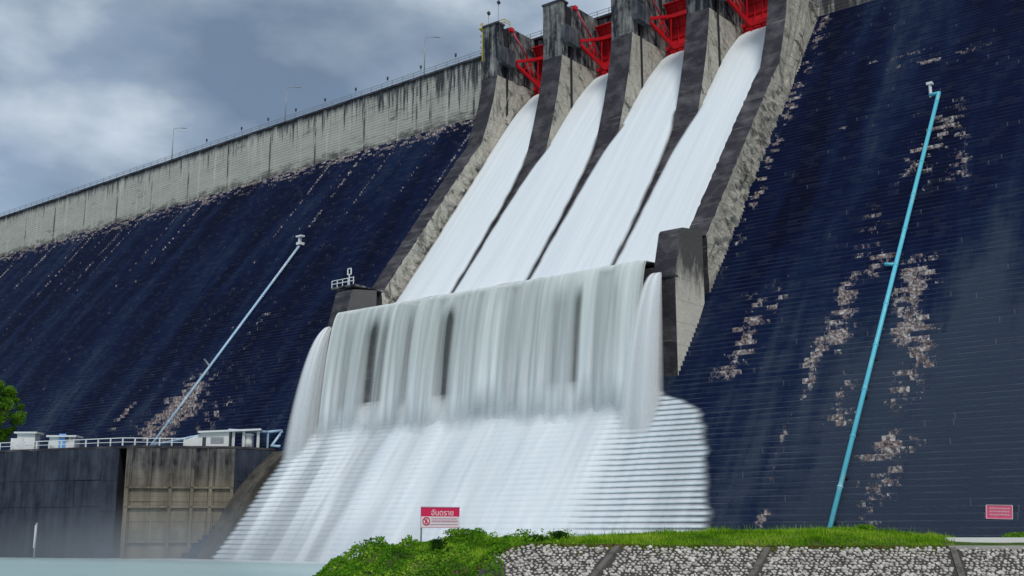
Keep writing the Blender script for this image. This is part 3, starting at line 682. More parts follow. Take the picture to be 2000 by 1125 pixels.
# ribs and ledges of the lighter bay
u34 = (P4-P3)/np.linalg.norm(P4-P3); n34 = np.array((u34[1], -u34[0], 0)); L34 = np.linalg.norm(P4-P3)
for f, zt_ in ((.03, 9.5), (.42, 8.2), (.62, 8.8), (.79, 11.4), (.985, 11.0)):
    c = P3+u34*L34*f+n34*.22; m = MB(); m.obox((c[0], c[1], (zt_+WATER-.5)/2), u34*.22, n34*.2, (0, 0, (zt_-WATER+.5)/2)); m.obj('rib', M['basin'], blk)
for zz, f0, f1 in ((6.3, .02, 1), (3.7, .02, .99), (-.9, .05, .75)):
    a = P3+u34*L34*f0; c = P3+u34*L34*f1; cc = (a+c)/2+n34*.2; m = MB(); m.obox((cc[0], cc[1], zz), u34*L34*(f1-f0)/2, n34*.22, (0, 0, .12)); m.obj('ledge', M['basin'], blk)
# deck slab
back = [np.array((p[0]+RGT[0]*0, p[1], 0)) for p in (P5, Pm)]
dk = [Pm, P0, P1, P2, P3, P4, P5]
poly = [tuple(p[:2]) for p in dk]+[(P5[0]+1, D+S*ZD+1.0), (Pm[0]-8, D+S*ZD+1.0)]
n = len(poly); V = [(x, y, ZD+.003) for x, y in poly]+[(x, y, ZD+.32) for x, y in poly]
mesh_obj('deck_slab', V, [tuple(range(n-1, -1, -1)), tuple(range(n, 2*n))]+[(i, (i+1) % n, (i+1) % n+n, i+n) for i in range(n)], M['dark'], blk)
ZDK = ZD+.32
# gauge pole standing in the pool
g0 = dpt(70, 157.5, 0)
t = thing('gauge_post', 'slim pale water gauge post standing in the pool against the dark wall', 'gauge post', (g0[0], g0[1], WATER))
m = MB(); m.tube([(g0[0], g0[1], WATER-1.2), (g0[0], g0[1], 1.6)], .13, 8); m.obj('post', M['steel'], t, True)
m = MB(); m.obox((g0[0], g0[1]-.16, -.2), RGT*.07, FWD*.03, (0, 0, 1.5)); m.obj('scale_board', M['whiterail'], t)

def deck_pt(px, back_): # point on deck above photo column px, `back_` metres behind its edge
    xs = [-190, 0, 188, 222, 236, 452, 552]; ds = [172, 166.5, 159.5, 159.2, 157.6, 159.5, 164.5]
    return dpt(px, float(np.interp(px, xs, ds))+back_, ZDK)
# deck railing (front)
drail = thing('deck_railing', 'white two-bar railing along the front edge of the outlet deck', 'railing', deck_pt(150, .5))
pts = [deck_pt(p, .6) for p in (-150, 0, 96, 188, 240, 300, 362)]
m = MB()
for p, q in zip(pts[:-1], pts[1:]):
    for h in (.5, 1.05): m.bar(p+np.array((0, 0, h)), q+np.array((0, 0, h)), .07 if h < 1 else .1)
m.obj('rail', M['whiterail'], drail)
for px in range(-145, 365, 24):
    p = deck_pt(px, .6); q = MB(); q.bar(p, p+np.array((0, 0, 1.1)), .14); q.obj('post', M['whiterail'], drail)

def shed(label, px0, px1, ytop, back_, depth, kind):
    pm_ = deck_pt((px0+px1)/2, back_); dep0 = float(pm_@FWD); a = dpt(px0, dep0, ZDK); c = dpt(px1, dep0, ZDK); u = (c-a)/np.linalg.norm(c-a); nn = np.array((u[1], -u[0], 0)); L = np.linalg.norm(c-a)
    dep = a@FWD; H = (1045-ytop)/2291*dep-ZDK
    t = thing('valve_shed', label, 'shed', (a+c)/2); ctr = (a+c)/2-nn*depth/2
    m = MB(); m.obox(ctr+np.array((0, 0, H/2)), u*L/2, nn*depth/2, (0, 0, H/2)); m.obj('wall', M['white'], t)
    m = MB(); m.obox(ctr+np.array((0, 0, H+.12)), u*(L/2+.35), nn*(depth/2+.4), (0, 0, .12)); m.obj('roof', M['roofw'], t)
    fr = lambda f, h: a+u*L*f+np.array((0, 0, h))
    if kind == 'door':
        m = MB(); m.obox(fr(.52, 1.05)+nn*.03, u*.5, nn*.04, (0, 0, 1.05)); d = m.obj('door', M['blue'], t)
        m = MB(); m.obox(fr(.52, 1.0)+nn*.1+u*.35, u*.05, nn*.04, (0, 0, .05)); m.obj('handle', M['steel'], d)
        m = MB(); m.obox(fr(.70, 1.35)+nn*.03, u*.34, nn*.03, (0, 0, .36)); wd = m.obj('window', M['whiterail'], t)
        m = MB(); m.obox(fr(.70, 1.35)+nn*.065, u*.27, nn*.01, (0, 0, .29)); m.obj('pane', M['glass'], wd)
        m = MB(); m.obox(fr(.9, 1.5)+nn*.03, u*.22, nn*.03, (0, 0, .3)); m.obj('vent', M['steel'], t)
        m = MB(); m.obox(fr(.52, H-.15)+nn*.03, u*.5, nn*.03, (0, 0, .14)); m.obj('lintel_panel', M['blue'], t)
    if kind == 'tall':
        m = MB(); m.obox(fr(.5, H*.33)+nn*.02, u*(L/2+.02), nn*.04, (0, 0, .07)); m.obj('band', M['roofw'], t)
        m = MB(); m.obox(fr(-.12, H*.36)-nn*1.0, u*.6, nn*.9, (0, 0, H*.36)); m.obj('annex', M['white'], t)
        m = MB(); m.obox(fr(.25, 1.0)+nn*.02, u*.4, nn*.03, (0, 0, .95)); m.obj('door', M['roofw'], t)
    return t
shed('taller blank white shed with flat roof next to the green tree', 31, 66, 848, 2.2, 1.8, 'tall')
shed('small white shed with a blue door and dark window on the outlet deck', 95, 144, 855, 2.0, 2.0, 'door')
# valve house with open canopy
a = deck_pt(366, 1.8); c = deck_pt(446, 1.8); c[2] = a[2]; u = (c-a)/np.linalg.norm(c-a); nn = np.array((u[1], -u[0], 0)); L = np.linalg.norm(c-a); up = np.array((0, 0, 1.))
t = thing('valve_house', 'long white valve house with sloping wing and open canopy on columns', 'valve house', (a+c)/2)
m = MB(); b0 = a+u*L*.30
P = [b0, c, c-nn*4, b0-nn*4]; H = 2.15
m.add([p for p in P]+[P[0]+up*2.0, P[1]+up*H, P[2]+up*H, P[3]+up*2.0], [(0, 3, 2, 1), (4, 5, 6, 7), (0, 1, 5, 4), (1, 2, 6, 5), (2, 3, 7, 6), (3, 0, 4, 7)]); m.obj('wall', M['white'], t)
m = MB(); P = [a-u*.6, b0-u*.02, b0-nn*3-u*.02, a-nn*3-u*.6]
m.add([p for p in P]+[P[0]+up*.9, P[1]+up*1.7, P[2]+up*1.7, P[3]+up*.9], [(0, 3, 2, 1), (4, 5, 6, 7), (0, 1, 5, 4), (1, 2, 6, 5), (2, 3, 7, 6), (3, 0, 4, 7)]); m.obj('wing', M['white'], t)
m = MB(); e0 = b0-u*.3+nn*.4+up*(2.05); e1 = c+u*4.4+nn*.4+up*2.5; cc = (e0+e1)/2-nn*2.3; m.obox(cc, (e1-e0)/2, nn*2.4, up*.12); m.obj('roof', M['roofw'], t)
for f in (.6, 2.0, 4.0):
    q = c+u*f-nn*.2; m = MB(); m.bar(q, q+up*2.25, .28); m.obj('column', M['white'], t)
m = MB(); q = b0+u*L*.42; m.obox(q+up*.95+nn*.03, u*.9, nn*.03, up*.42); wd = m.obj('shutter', M['steel'], t)
m = MB(); q = b0+u*L*.62; m.obox(q+up*.85+nn*.03, u*.35, nn*.03, up*.85); m.obj('door', M['roofw'], t)
m = MB(); q = b0+u*L*.10; m.obox(q+up*.7+nn*.03, u*.25, nn*.03, up*.65); m.obj('vent', M['dsteel'], t)
q = deck_pt(484, 1.5)
t = thing('water_tank', 'stubby white cylindrical tank with a wide cap below the canopy', 'tank', q)
m = MB(); m.tube([q, q+up*1.65], .66, 16); m.obj('drum', M['white'], t, True)
m = MB(); m.tube([q+up*1.66, q+up*1.78, q+up*1.95, q+up*2.0], [.68, .84, .84, .5], 16); m.obj('cap', M['roofw'], t, True)
for k in range(6):
    an = k*math.pi/3; m = MB(); o_ = np.array((math.cos(an)*.68, math.sin(an)*.68, 0)); m.bar(q+o_, q+o_+up*1.6, .08); m.obj('stave', M['roofw'], t)

# ------------------------------------------------------------------ pipes
def fp(px, py, off): return face(px, py, off)
def pipe(name, label, pts, r, mt, loc, flange=6.0, head=None, supports=None):
    t = thing(name, label, 'pipe', loc)
    for i in range(len(pts)-1):
        p, q = np.asarray(pts[i]), np.asarray(pts[i+1]); m = MB(); d = (q-p)/np.linalg.norm(q-p); m.tube([p-d*r*.5, q+d*r*.5], r, 10); sg = m.obj('pipe_run', mt, t, True)
        L = np.linalg.norm(q-p); k = flange
        while k < L-1: m = MB(); c = p+d*k; m.tube([c-d*.08, c+d*.08], r*1.22, 10); m.obj('flange', mt, sg, True); k += flange
    return t
c = fp(1620, 1032, .75); e = fp(1834, 182, .75); X = (c[0]+e[0])/2
lo_p = np.array((X, plane_y(-.6, .75), -.6)); hi_p = np.array((X, plane_y(e[2], .75), e[2]))
elb = fp(1817, 176, .75)
pr = pipe('relief_pipe', 'long cyan drain pipe running straight up the bare dam face', [lo_p, hi_p, (elb[0], elb[1], hi_p[2]+.3)], .24, M['cyan'], lo_p)
m = MB(); m.tube([(elb[0], elb[1], hi_p[2]-.3), (elb[0], elb[1], hi_p[2]+1.7)], .2, 10); m.obox((elb[0], elb[1], hi_p[2]+1.8), (.36, 0, 0), (0, .3, 0), (0, 0, .16)); m.obj('valve_head', M['whiterail'], pr)
bm_ = hi_p*0+np.array((X, plane_y(28.2, .75), 28.2)); b2 = fp(1728, 516, .9); m = MB(); m.tube([bm_, b2], .2, 8); m.obj('branch', M['cyan'], pr, True)
for zz in np.arange(1.5, hi_p[2], 4.0):
    m = MB(); y = plane_y(zz, .75); m.box((X-.35, y-.05, zz-.55), (X+.35, y+1.2, zz-.3)); m.obj('saddle', M['joint'], pr)
c = fp(296, 862, .75); e = fp(588, 478, .75); X2 = (c[0]+e[0])/2
lo_l = np.array((X2, plane_y(14.4, .75), 14.4)); hi_l = np.array((X2, plane_y(e[2], .75), e[2]))
vh = b0+up*1.6-nn*.5
pl = pipe('relief_pipe', 'pale blue drain pipe climbing the dam face above the valve house', [vh, np.array((X2, lo_l[1], 14.0)), hi_l], .23, M['pblue'], lo_l, 5.0)
m = MB(); m.box((X2-.5, hi_l[1]-.5, hi_l[2]), (X2+.5, hi_l[1]+.8, hi_l[2]+.5)); m.box((X2-.2, hi_l[1]-.3, hi_l[2]+.5), (X2+.2, hi_l[1]+.2, hi_l[2]+1.5)); m.box((X2-.7, hi_l[1]-.5, hi_l[2]+1.5), (X2+.8, hi_l[1]+.4, hi_l[2]+1.8)); m.obj('valve_head', M['whiterail'], pl)
zz = fp(405, 715, .75)[2]; m = MB(); m.tube([(X2, plane_y(zz, .75), zz), (X2-.9, plane_y(zz, 1.2), zz+1.2), (X2-.9, plane_y(zz, 1.2), zz+2.0)], .16, 8); m.obj('branch', M['whiterail'], pl, True)
for zz in np.arange(17, hi_l[2], 4.0):
    m = MB(); y = plane_y(zz, .75); m.box((X2-.35, y-.05, zz-.55), (X2+.35, y+1.2, zz-.3)); m.obj('saddle', M['joint'], pl)
A0 = deck_pt(446, 1.5)+up*2.35; A1 = deck_pt(522, 1.4); A2 = deck_pt(551, 2.2); z_a = (1045-845)/2291*(A1@FWD); z_b = (1045-842)/2291*(A2@FWD)
pA1 = np.array((A1[0], A1[1], z_a)); pA2 = np.array((A2[0], A2[1], z_b)); A3 = deck_pt(530, .5)+up*.35; A4 = deck_pt(546, -.6)+up*.3
t = pipe('overhead_pipe', 'pale blue pipe carried from the canopy and doglegging to the deck edge', [A0, pA1, pA2, A3, A4], .2, M['pblue'], A1, 4.0)
m = MB(); m.bar(A1, pA1, .2); m.obj('support_post', M['pblue'], t)
# brown wet wing wall beside the cascade
V = []; prof = [(11.5, .6), (9.5, 1.3), (6.5, 1.8), (3.0, 1.6), (0, 1.2), (WATER-.5, .8)]
wm = MB(); nW = len(prof); xs_ = (-129.6, -125.9)
for X in xs_:
    for z, off in prof: V.append((X, plane_y(z, off*(1.0 if X > -130 else 1.15)), z))
for X in xs_:
    for z, off in prof: V.append((X, plane_y(z, -1.0), z))
F = []
for i in range(nW-1):
    F += [(i, nW+i, nW+i+1, i+1), (nW+i, 3*nW+i, 3*nW+i+1, nW+i+1), (i, i+1, 2*nW+i+1, 2*nW+i)]
F += [(0, 2*nW, 3*nW, nW)]
ww = mesh_obj('wing_wall', V, F, mat_stained('wet_brown_concrete', (.03, .03, .028), (.11, .10, .085), .42, .62), None, None, False); tag(ww, 'wet brown concrete wing wall between the outlet block and the cascade', 'wing wall')

# ------------------------------------------------------------------ foreground bank
DR, DE = 70.0, 63.0
RX = np.array([560, 600, 620, 650, 690, 750, 820, 870, 890, 930, 960, 1100, 1300, 1450, 1690, 1740, 1850, 2000, 2400])
RY = np.array([1166, 1150, 1134, 1110, 1088, 1069, 1062, 1056, 1048, 1046, 1053, 1052, 1041, 1038, 1036, 1043, 1052, 1052, 1052])
EX = np.array([560, 900, 930, 960, 1000, 1050, 1150, 1300, 1600, 1850, 2400]); EY = np.array([1250, 1150, 1112, 1088, 1073, 1065, 1067, 1070, 1072, 1071, 1071])
def zridge(a): x = 1000+2291*a/DR; return (1045-np.interp(x, RX, RY))/2291*DR
def zedge(a): x = 1000+2291*a/DE; return (1045-np.interp(x, EX, EY))/2291*DE
def bank_z(a, d):
    a = np.asarray(a, float); d = np.asarray(d, float); zr = zridge(a); ze = np.maximum(zedge(a), -3.4)
    t = np.clip((d-DE)/(DR-DE), 0, 1); front = ze+(zr-ze)*np.sin(t*math.pi/2)**.85
    stone = ze-(DE-d)/1.6
    back = zr-np.maximum(d-DR, 0)*np.interp(a, [-30, 8, 17, 40], [.55, .45, .02, .01])
    z = np.where(d < DE, stone, np.where(d > DR, back, front))
    return np.maximum(z, -4.2)
na_, nd_ = 130, 90
aa = np.linspace(-16, 46, na_); dd = np.r_[np.linspace(57.5, 72, 60), np.linspace(72.6, 120, 30)]
V = []
for d in dd:
    for a in aa:
        z = float(bank_z(a, d)); V.append(world(a, d, z-.02+.04*(float(fbm(a*.8, d*.8, 0, 3))-.5)))
b = NB('bank_soil'); P = b.pos(); n_ = b.noise(P, .8, 6, .65)
soil = b.bsdf(b.ramp(n_, (.35, (.035, .07, .012)), (.5, (.06, .11, .02)), (.66, (.13, .10, .06))), .95, b.bump(n_, .1), .1)
bank = mesh_obj('grass_bank', V, grid_faces(nd_, na_), soil, sm=True); tag(bank, kind='structure')

# stone pitching
sb = tag(mesh_obj('stone_bank', [world(a, d, float(bank_z(a, d))+.05) for d in (57.6, DE-.25) for a in np.linspace(-1.7 if d > 60 else -2.4, 44, 60)], grid_faces(2, 60), plain('grey_mortar', (.055, .05, .046), .95, .3)), kind='structure')
def stone_mesh(k):
    bmm = bmesh.new(); bmesh.ops.create_icosphere(bmm, subdivisions=1, radius=1)
    for v in bmm.verts: v.co *= .8+.35*random.random(); v.co.z *= .62
    me = bpy.data.meshes.new('stone'); bmm.to_mesh(me); bmm.free(); me.polygons.foreach_set('use_smooth', [True]*len(me.polygons)); return me
def stone_mat(name, c0, c1):
    b = NB(name); oi = b.n('ShaderNodeObjectInfo'); P = b.pos(); n_ = b.noise(P, 3.2, 2, .5)
    wn = b.noise(P, 14., 4, .6)
    return b.bsdf(b.mix(b.math('ADD', b.math('SUBTRACT', b.math('MULTIPLY', n_, 1.7), .38), b.math('MULTIPLY', b.math('SUBTRACT', wn, .5), .6), None, True), c0, c1), .85, b.bump(wn, .02), .25)
SM = stone_mat('bank_stone', (.15, .125, .11), (.84, .79, .73))
smesh = [stone_mesh(k) for k in range(10)]
for me in smesh: me.materials.append(SM)
M['rib'] = worn('rib_concrete', (.15, .135, .125), (.05, .055, .04), .48, .95, 2.5)
RIBS = [(1208, -.9), (1500, -.9), (1858, -.7)]    # concrete ribs down the slope: photo column at edge, sideways drift
def rib_a(px, d): return (px-1000)/2291*DE-(DE-d)*.62*(1 if px < 1850 else .35)
stones = []
d = DE-.05; sz = .245
slope = math.hypot(1, 1/1.6)
row = 0
while d > 58.0:
    a = -3.6+(row % 2)*sz*.5
    while a < 33:
        a2 = a+random.uniform(-.06, .06); d2 = d+random.uniform(-.05, .05)
        z = float(bank_z(a2, d2))
        ok = z > WATER-.1 and d2 < DE-.04 and all(abs(a2-rib_a(px, d2)) > .32 for px, _ in RIBS) and 1000+2291*a2/d2 > 930+max(0, (d2-60.5))*14 and float(zedge(a2)) > -2.6
        if ok: stones.append((a2, d2, z, sz*random.choice((.32, .4, .46, .52, .58, .68))))
        a += sz
    d -= sz/slope*.98; row += 1
inv = [s for s in stones if 1000+2291*s[0]/s[1] < 2010 and 1045-s[2]*2291/s[1] < 1130]
inv.sort(key=lambda s: -s[3]/s[1]); big = set(map(id, inv[:298]))
nrm_t = Vector((-(-FWD[0])*-(1/1.6), 0, 1))
tilt = Vector((FWD[0]*-.6, FWD[1]*-.6, 1)).to_track_quat('Z', 'Y')
rest = MB()
for i, s in enumerate(stones):
    p = Vector(world(s[0], s[1], s[2]+.075)); R = tilt.to_matrix() @ Matrix.Rotation(random.random()*6.28, 3, 'Z')
    sc3 = Vector((s[3]*random.uniform(.9, 1.25), s[3]*random.uniform(.75, 1.0), s[3]*random.uniform(.7, 1.1)))
    me = smesh[i % 10]
    if id(s) in big:
        o = bpy.data.objects.new('stone', me); COL.objects.link(o); adopt(o, sb); o.location = p; o.rotation_euler = R.to_euler(); o.scale = sc3
    else:
        rest.add([p+R @ Vector((v.co.x*sc3.x, v.co.y*sc3.y, v.co.z*sc3.z)) for v in me.vertices], [tuple(q.vertices) for q in me.polygons])
o = mesh_obj('stone_fill', rest.V, rest.F, SM, sb, sm=True); tag(o, kind='stuff')
for px, _ in RIBS:
    m = MB(); q0 = world(rib_a(px, DE-.1), DE-.1, float(bank_z(rib_a(px, DE-.1), DE-.1))); q1 = world(rib_a(px, 58.5), 58.5, float(bank_z(rib_a(px, 58.5), 58.5))); m.bar(q0+np.array((0, 0, .06)), q1+np.array((0, 0, .06)), .32, .2); m.obj('concrete_rib', M['rib'], sb)
# pale kerb wall and path to the right
kb = MB()
a0 = (1846-1000)/2291*66; kb.obox(world((a0+46)/2, 66.0, -.31), RGT*(46-a0)/2, FWD*.18, (0, 0, .17)); o = kb.obj('kerb_wall', plain('white_painted_concrete', (.74, .75, .74), .7, .08)); tag(o, 'low white painted kerb wall at the end of the grass strip', 'kerb')
kb = MB(); a0 = (1846-1000)/2291*63.3; kb.obox(world((a0+46)/2, 63.3, -.66), RGT*(46-a0)/2, FWD*.45, (0, 0, .1)); o = kb.obj('coping_strip', plain('grey_coping', (.33, .32, .29), .9, .3)); tag(o, 'flat grey concrete coping strip above the stones below the white kerb', 'coping')

# vegetation ------------------------------------------------------
def leaf_mat(name, c0, c1, c2, sc=.6):
    b = NB(name); P = b.pos(); n_ = b.noise(P, sc, 4, .6); n2 = b.noise(P, 5., 3, .6)
    col = b.ramp(b.math('ADD', b.math('MULTIPLY', n_, .7), b.math('MULTIPLY', n2, .3)), (.36, c0), (.5, c1), (.64, c2))
    d = b.n('ShaderNodeBsdfDiffuse'); b.put(d.inputs[0], col); tr = b.n('ShaderNodeBsdfTranslucent'); b.put(tr.inputs[0], col)
    mx = b.n('ShaderNodeMixShader'); mx.inputs[0].default_value = .35; b.t.links.new(d.outputs[0], mx.inputs[1]); b.t.links.new(tr.outputs[0], mx.inputs[2]); b.t.links.new(mx.outputs[0], b.out.inputs[0]); return b.m
M['grass'] = leaf_mat('bright_green_grass', (.07, .19, .012), (.22, .44, .02), (.42, .58, .06), .35)  # bright green to yellow-green blades
M['herb'] = leaf_mat('bank_herbs', (.035, .12, .012), (.14, .34, .02), (.38, .57, .055), .7)
M['shrub'] = leaf_mat('dark_shrub', (.012, .045, .01), (.03, .09, .015), (.06, .14, .02), 1.5)
M['tree'] = leaf_mat('tree_leaves', (.05, .14, .012), (.11, .25, .02), (.20, .36, .04), .8)
M['bark'] = plain('bark', (.10, .075, .05), .9, .4)
def quads(centres, size, up_bias=.3, jitter=.5):
    n = len(centres); C = np.array(centres); v1 = rng.normal(size=(n, 3)); v1 /= np.linalg.norm(v1, axis=1)[:, None]
    v2 = rng.normal(size=(n, 3)); v2[:, 2] += up_bias; v2 -= v1*(v1*v2).sum(1)[:, None]; v2 /= np.linalg.norm(v2, axis=1)[:, None]
    s = size*(1-jitter/2+jitter*rng.random(n))[:, None]
    V = np.stack([C-v1*s*.5, C+v2*s*.28, C+v1*s*.5, C-v2*s*.28], 1).reshape(-1, 3)
    return V, np.arange(4*n).reshape(-1, 4)
def fast_mesh(name, V, F, mt, parent=None):
    me = bpy.data.meshes.new(name); k = F.shape[1]
    me.vertices.add(len(V)); me.vertices.foreach_set('co', np.asarray(V, np.float32).ravel()); me.loops.add(F.size); me.loops.foreach_set('vertex_index', F.ravel().astype(np.int32))
    me.polygons.add(len(F)); me.polygons.foreach_set('loop_start', np.arange(0, F.size, k, dtype=np.int32)); me.polygons.foreach_set('loop_total', np.full(len(F), k, np.int32))
    me.update(calc_edges=True); me.validate(); me.materials.append(mt); o = bpy.data.objects.new(name, me); COL.objects.link(o)
    if parent is not None: adopt(o, parent)
    return o
# herbs covering the mound (lumpy)
n = 52000; a = rng.uniform(-15, 3.5, n); d = rng.uniform(58, 76, n); px = 1000+2291*a/d
z = bank_z(a, d); keep = (z > WATER-.1) & ~((d < DE) & (zedge(a) > -2.5) & (px > 985)) & (rng.random(n) < np.clip((1.6-a)/3, .12, 1))
a, d, z = a[keep], d[keep], z[keep]
lump = np.maximum(0, fbm(a*1.0, d*.7, 1, 3)-.40)*2.4*np.where(np.abs(1000+2291*a/d-835) < 30, .35, 1)
hgt = lump*rng.random(len(a))**.6*.8+.05
C = np.array([world(p, q, r) for p, q, r in zip(a, d, z+hgt)]); V, F = quads(C, .17, .8)
o = fast_mesh('bank_herbs', V, F, M['herb']); tag(o, 'dense leafy green herbs covering the rounded end of the bank', 'herbs', kind='stuff')
# grass blades
n = 90000; a = rng.uniform(-3.5, 30, n); d = rng.uniform(DE-.2, 78, n); z = bank_z(a, d); px = 1000+2291*a/d
tuft = fbm(a*1.1, d*1.1, 2, 3)
keep = (rng.random(n) < np.clip((a+4)/4, .1, 1)) & (px < 1870-rng.random(n)*50) & ~((d < DE+.35) & (rng.random(n) < .55)) & ~((d < DE) & (zedge(a) < -1.5))
a, d, z, tuft = a[keep], d[keep], z[keep], tuft[keep]; n = len(a)
base = np.array([world(p, q, r-.03) for p, q, r in zip(a, d, z)]); h = .07+.85*np.clip(tuft-.42, 0, 1)*rng.random(n)+.09*rng.random(n)+.35*(rng.random(n) < .012)
dirv = rng.normal(size=(n, 2)); dirv /= np.linalg.norm(dirv, axis=1)[:, None]; wv = np.c_[-dirv[:, 1], dirv[:, 0], np.zeros(n)]*.022
tip = base+np.c_[dirv*h[:, None]*.45, h]
V = np.stack([base-wv, base+wv, tip], 1).reshape(-1, 3); o = fast_mesh('bank_grass', V, np.arange(3*n).reshape(-1, 3), M['grass']); tag(o, 'bright green grass strip along the top of the stone bank', 'grass', kind='stuff')
# straggling weeds where grass meets the stones
n = 9000; a = rng.uniform(-2, 24, n); x_ = fbm(a*.9, 0*a, 0, 3); d = DE+.25-rng.random(n)**2*np.clip((x_-.42)*5, .15, 1.2); z = bank_z(a, d)+.1*rng.random(n)
C = np.array([world(p, q, r) for p, q, r in zip(a, d, z)]); V, F = quads(C, .12, .8)
o = fast_mesh('edge_weeds', V, F, leaf_mat('dry_weeds', (.10, .16, .03), (.18, .22, .05), (.24, .17, .09))); tag(o, 'straggling weeds along the seam between grass and stones', 'weeds', kind='stuff')
# distinct shrubs on the bank
def bush(px, py, dep, r, hh, label, mt='shrub', n=700, leaf=.13):
    c = at_depth(px, py, dep); aa_ = float((c@RGT)); zz = float(bank_z(aa_, dep)); c = world(aa_, dep, zz)
    t = thing('shrub', label, 'shrub', c); P = rng.normal(size=(n, 3)); P /= np.linalg.norm(P, axis=1)[:, None]; P *= rng.random(n)[:, None]**.35
    P = P*np.array((r, r, hh*.55))*(1+.35*(rng.random((n, 1))-.5)); P[:, 2] += hh*.5
    V, F = quads(P+c, leaf, .5); fast_mesh('foliage', V, F, M[mt], t)
    m = MB()
    for k in range(5): e = c+np.array((random.uniform(-r, r)*.5, random.uniform(-r, r)*.5, hh*.8)); m.tube([c-np.array((0, 0, .05)), (c+e)/2+np.array((0, 0, .05)), e], [.02, .015, .006], 5)
    m.obj('stem', M['bark'], t)
bush(858, 1062, 67, .55, .75, 'dark rounded shrub below the warning board')
bush(900, 1040, 69.6, 1.0, .45, 'low leafy shrub at the right foot of the warning board', 'herb', 900)
bush(1092, 1058, 66, .5, .55, 'dark tufted shrub on the grass strip above the stones')
bush(1045, 1062, 65, .7, .4, 'low dark shrub where herbs give way to grass', 'shrub', 500)
bush(1690, 1042, 70, .6, .32, 'small green shrub at the high end of the grass strip', 'herb', 500)
bush(910, 1115, 62, .7, .7, 'spiky dark green shrub beside the first bank stones', 'shrub', 600)
bush(1990, 1050, 76, 1.0, .45, 'rounded pale green shrub beyond the white kerb', 'herb', 600)

# tree at the left edge
tb = deck_pt(-22, 6.0)
tr = thing('deck_tree', 'bright green leafy tree behind the tall white shed', 'tree', tb)
m = MB(); m.tube([tb, tb+up*2+RGT*.1, tb+up*4.2-RGT*.1, tb+up*7+RGT*.2], [.34, .27, .2, .08], 9)
tips = []
for k in range(14):
    an = k*2.4; st_ = tb+up*(2.6+.32*k); e = st_+np.array((math.cos(an), math.sin(an), .55))*(3.0-.10*k); m.tube([st_, (st_+e)/2+up*.25, e], [.11, .07, .03], 6); tips.append(e)
m.obj('trunk', M['bark'], tr, True)
C = []
for k in range(95):
    f = random.random(); zc = 2.2+8.2*f; rr = 4.6*math.sin(math.pi*(.12+.84*(f**.85)))**.7; an = random.random()*6.28; q = rr*math.sqrt(random.uniform(.25, 1))
    cc = tb+np.array((math.cos(an)*q, math.sin(an)*q, zc)); rad = random.uniform(.5, 1.05)
    P = rng.normal(size=(210, 3)); P /= np.linalg.norm(P, axis=1)[:, None]; P *= rad*rng.random(210)[:, None]**.4; P[:, 2] *= .75; C.append(P+cc)
V, F = quads(np.concatenate(C), .30, .7); fast_mesh('crown', V, F, M['tree'], tr)

# ------------------------------------------------------------------ signs
def text_mesh(body, size, name, mt, parent, M4):
    cu = bpy.data.curves.new('t', 'FONT'); cu.body = body; cu.size = size; cu.align_x = 'CENTER'; cu.align_y = 'CENTER'; cu.extrude = .004
    o = bpy.data.objects.new('t', cu); COL.objects.link(o); dg = bpy.context.evaluated_depsgraph_get(); me = bpy.data.meshes.new_from_object(o.evaluated_get(dg)); bpy.data.objects.remove(o)
    me.transform(M4); me.materials.clear(); me.materials.append(mt); q = bpy.data.objects.new(name, me); COL.objects.link(q); adopt(q, parent); return q
signred = plain('sign_red', (.72, .02, .10), .4, .05); signwhite = plain('sign_white', (.80, .74, .76), .4, .05); signpink = plain('sign_pink', (.62, .33, .42), .5, .1)
s0 = at_depth(822, 1030, 70); s1 = at_depth(897, 1027, 71.2); zt_ = (1045-992)/2291*70; zb_ = (1045-1030)/2291*70
ux = s1-s0; ux[2] = 0; Wd = np.linalg.norm(ux); ux /= Wd; nf = np.array((ux[1], -ux[0], 0)); o0 = np.array((s0[0], s0[1], 0))
gz = float(bank_z(float(o0@RGT), 70.0))
t = thing('warning_board', 'red and white danger board with Thai lettering on two posts above the bank', 'sign', (*((s0+s1)/2)[:2], gz))
P = lambda f, z, e=0: o0+ux*Wd*f+nf*e+up*z
zm = zt_-(zt_-zb_)*.46
m = MB(); m.obox(P(.5, (zt_+zm)/2), ux*Wd/2, nf*.02, up*(zt_-zm)/2); m.obj('header_panel', signred, t)
m = MB(); m.obox(P(.5, (zm+zb_)/2-.002), ux*Wd/2, nf*.02, up*((zm-zb_)/2-.002)); m.obj('text_panel', signwhite, t)
for f in (.02, .98): m = MB(); m.bar(P(f, gz-.3, -.06), P(f, zt_+.03, -.06), .07); m.obj('post', M['steel'], t)
m = MB()
m.bar(P(-.01, zt_+.02, .02), P(1.01, zt_+.02, .02), .05); m.bar(P(-.01, zb_-.02, .02), P(1.01, zb_-.02, .02), .05); m.obj('frame', signpink, t)
R3 = Matrix((ux, (0, 0, 1), nf)).transposed().to_4x4()
text_mesh('อันตราย', .46, 'lettering', plain('letter_white', (.85, .82, .83), .4, .02), t, Matrix.Translation(Vector(P(.55, (zt_+zm)/2-.06, .025))) @ R3)
m = MB(); cx_ = P(.13, (zm+zb_)/2+.04, .026); ring = [cx_+(ux*math.cos(k*math.pi/10)+up*math.sin(k*math.pi/10))*.22 for k in range(21)]
for p, q in zip(ring[:-1], ring[1:]): m.bar(p, q, .05, .05)
m.bar(cx_-ux*.15+up*.15, cx_+ux*.15-up*.15, .05); m.bar(cx_+ux*.02+up*.1, cx_-ux*.05-up*.12, .07); m.obj('prohibition_mark', signred, t)
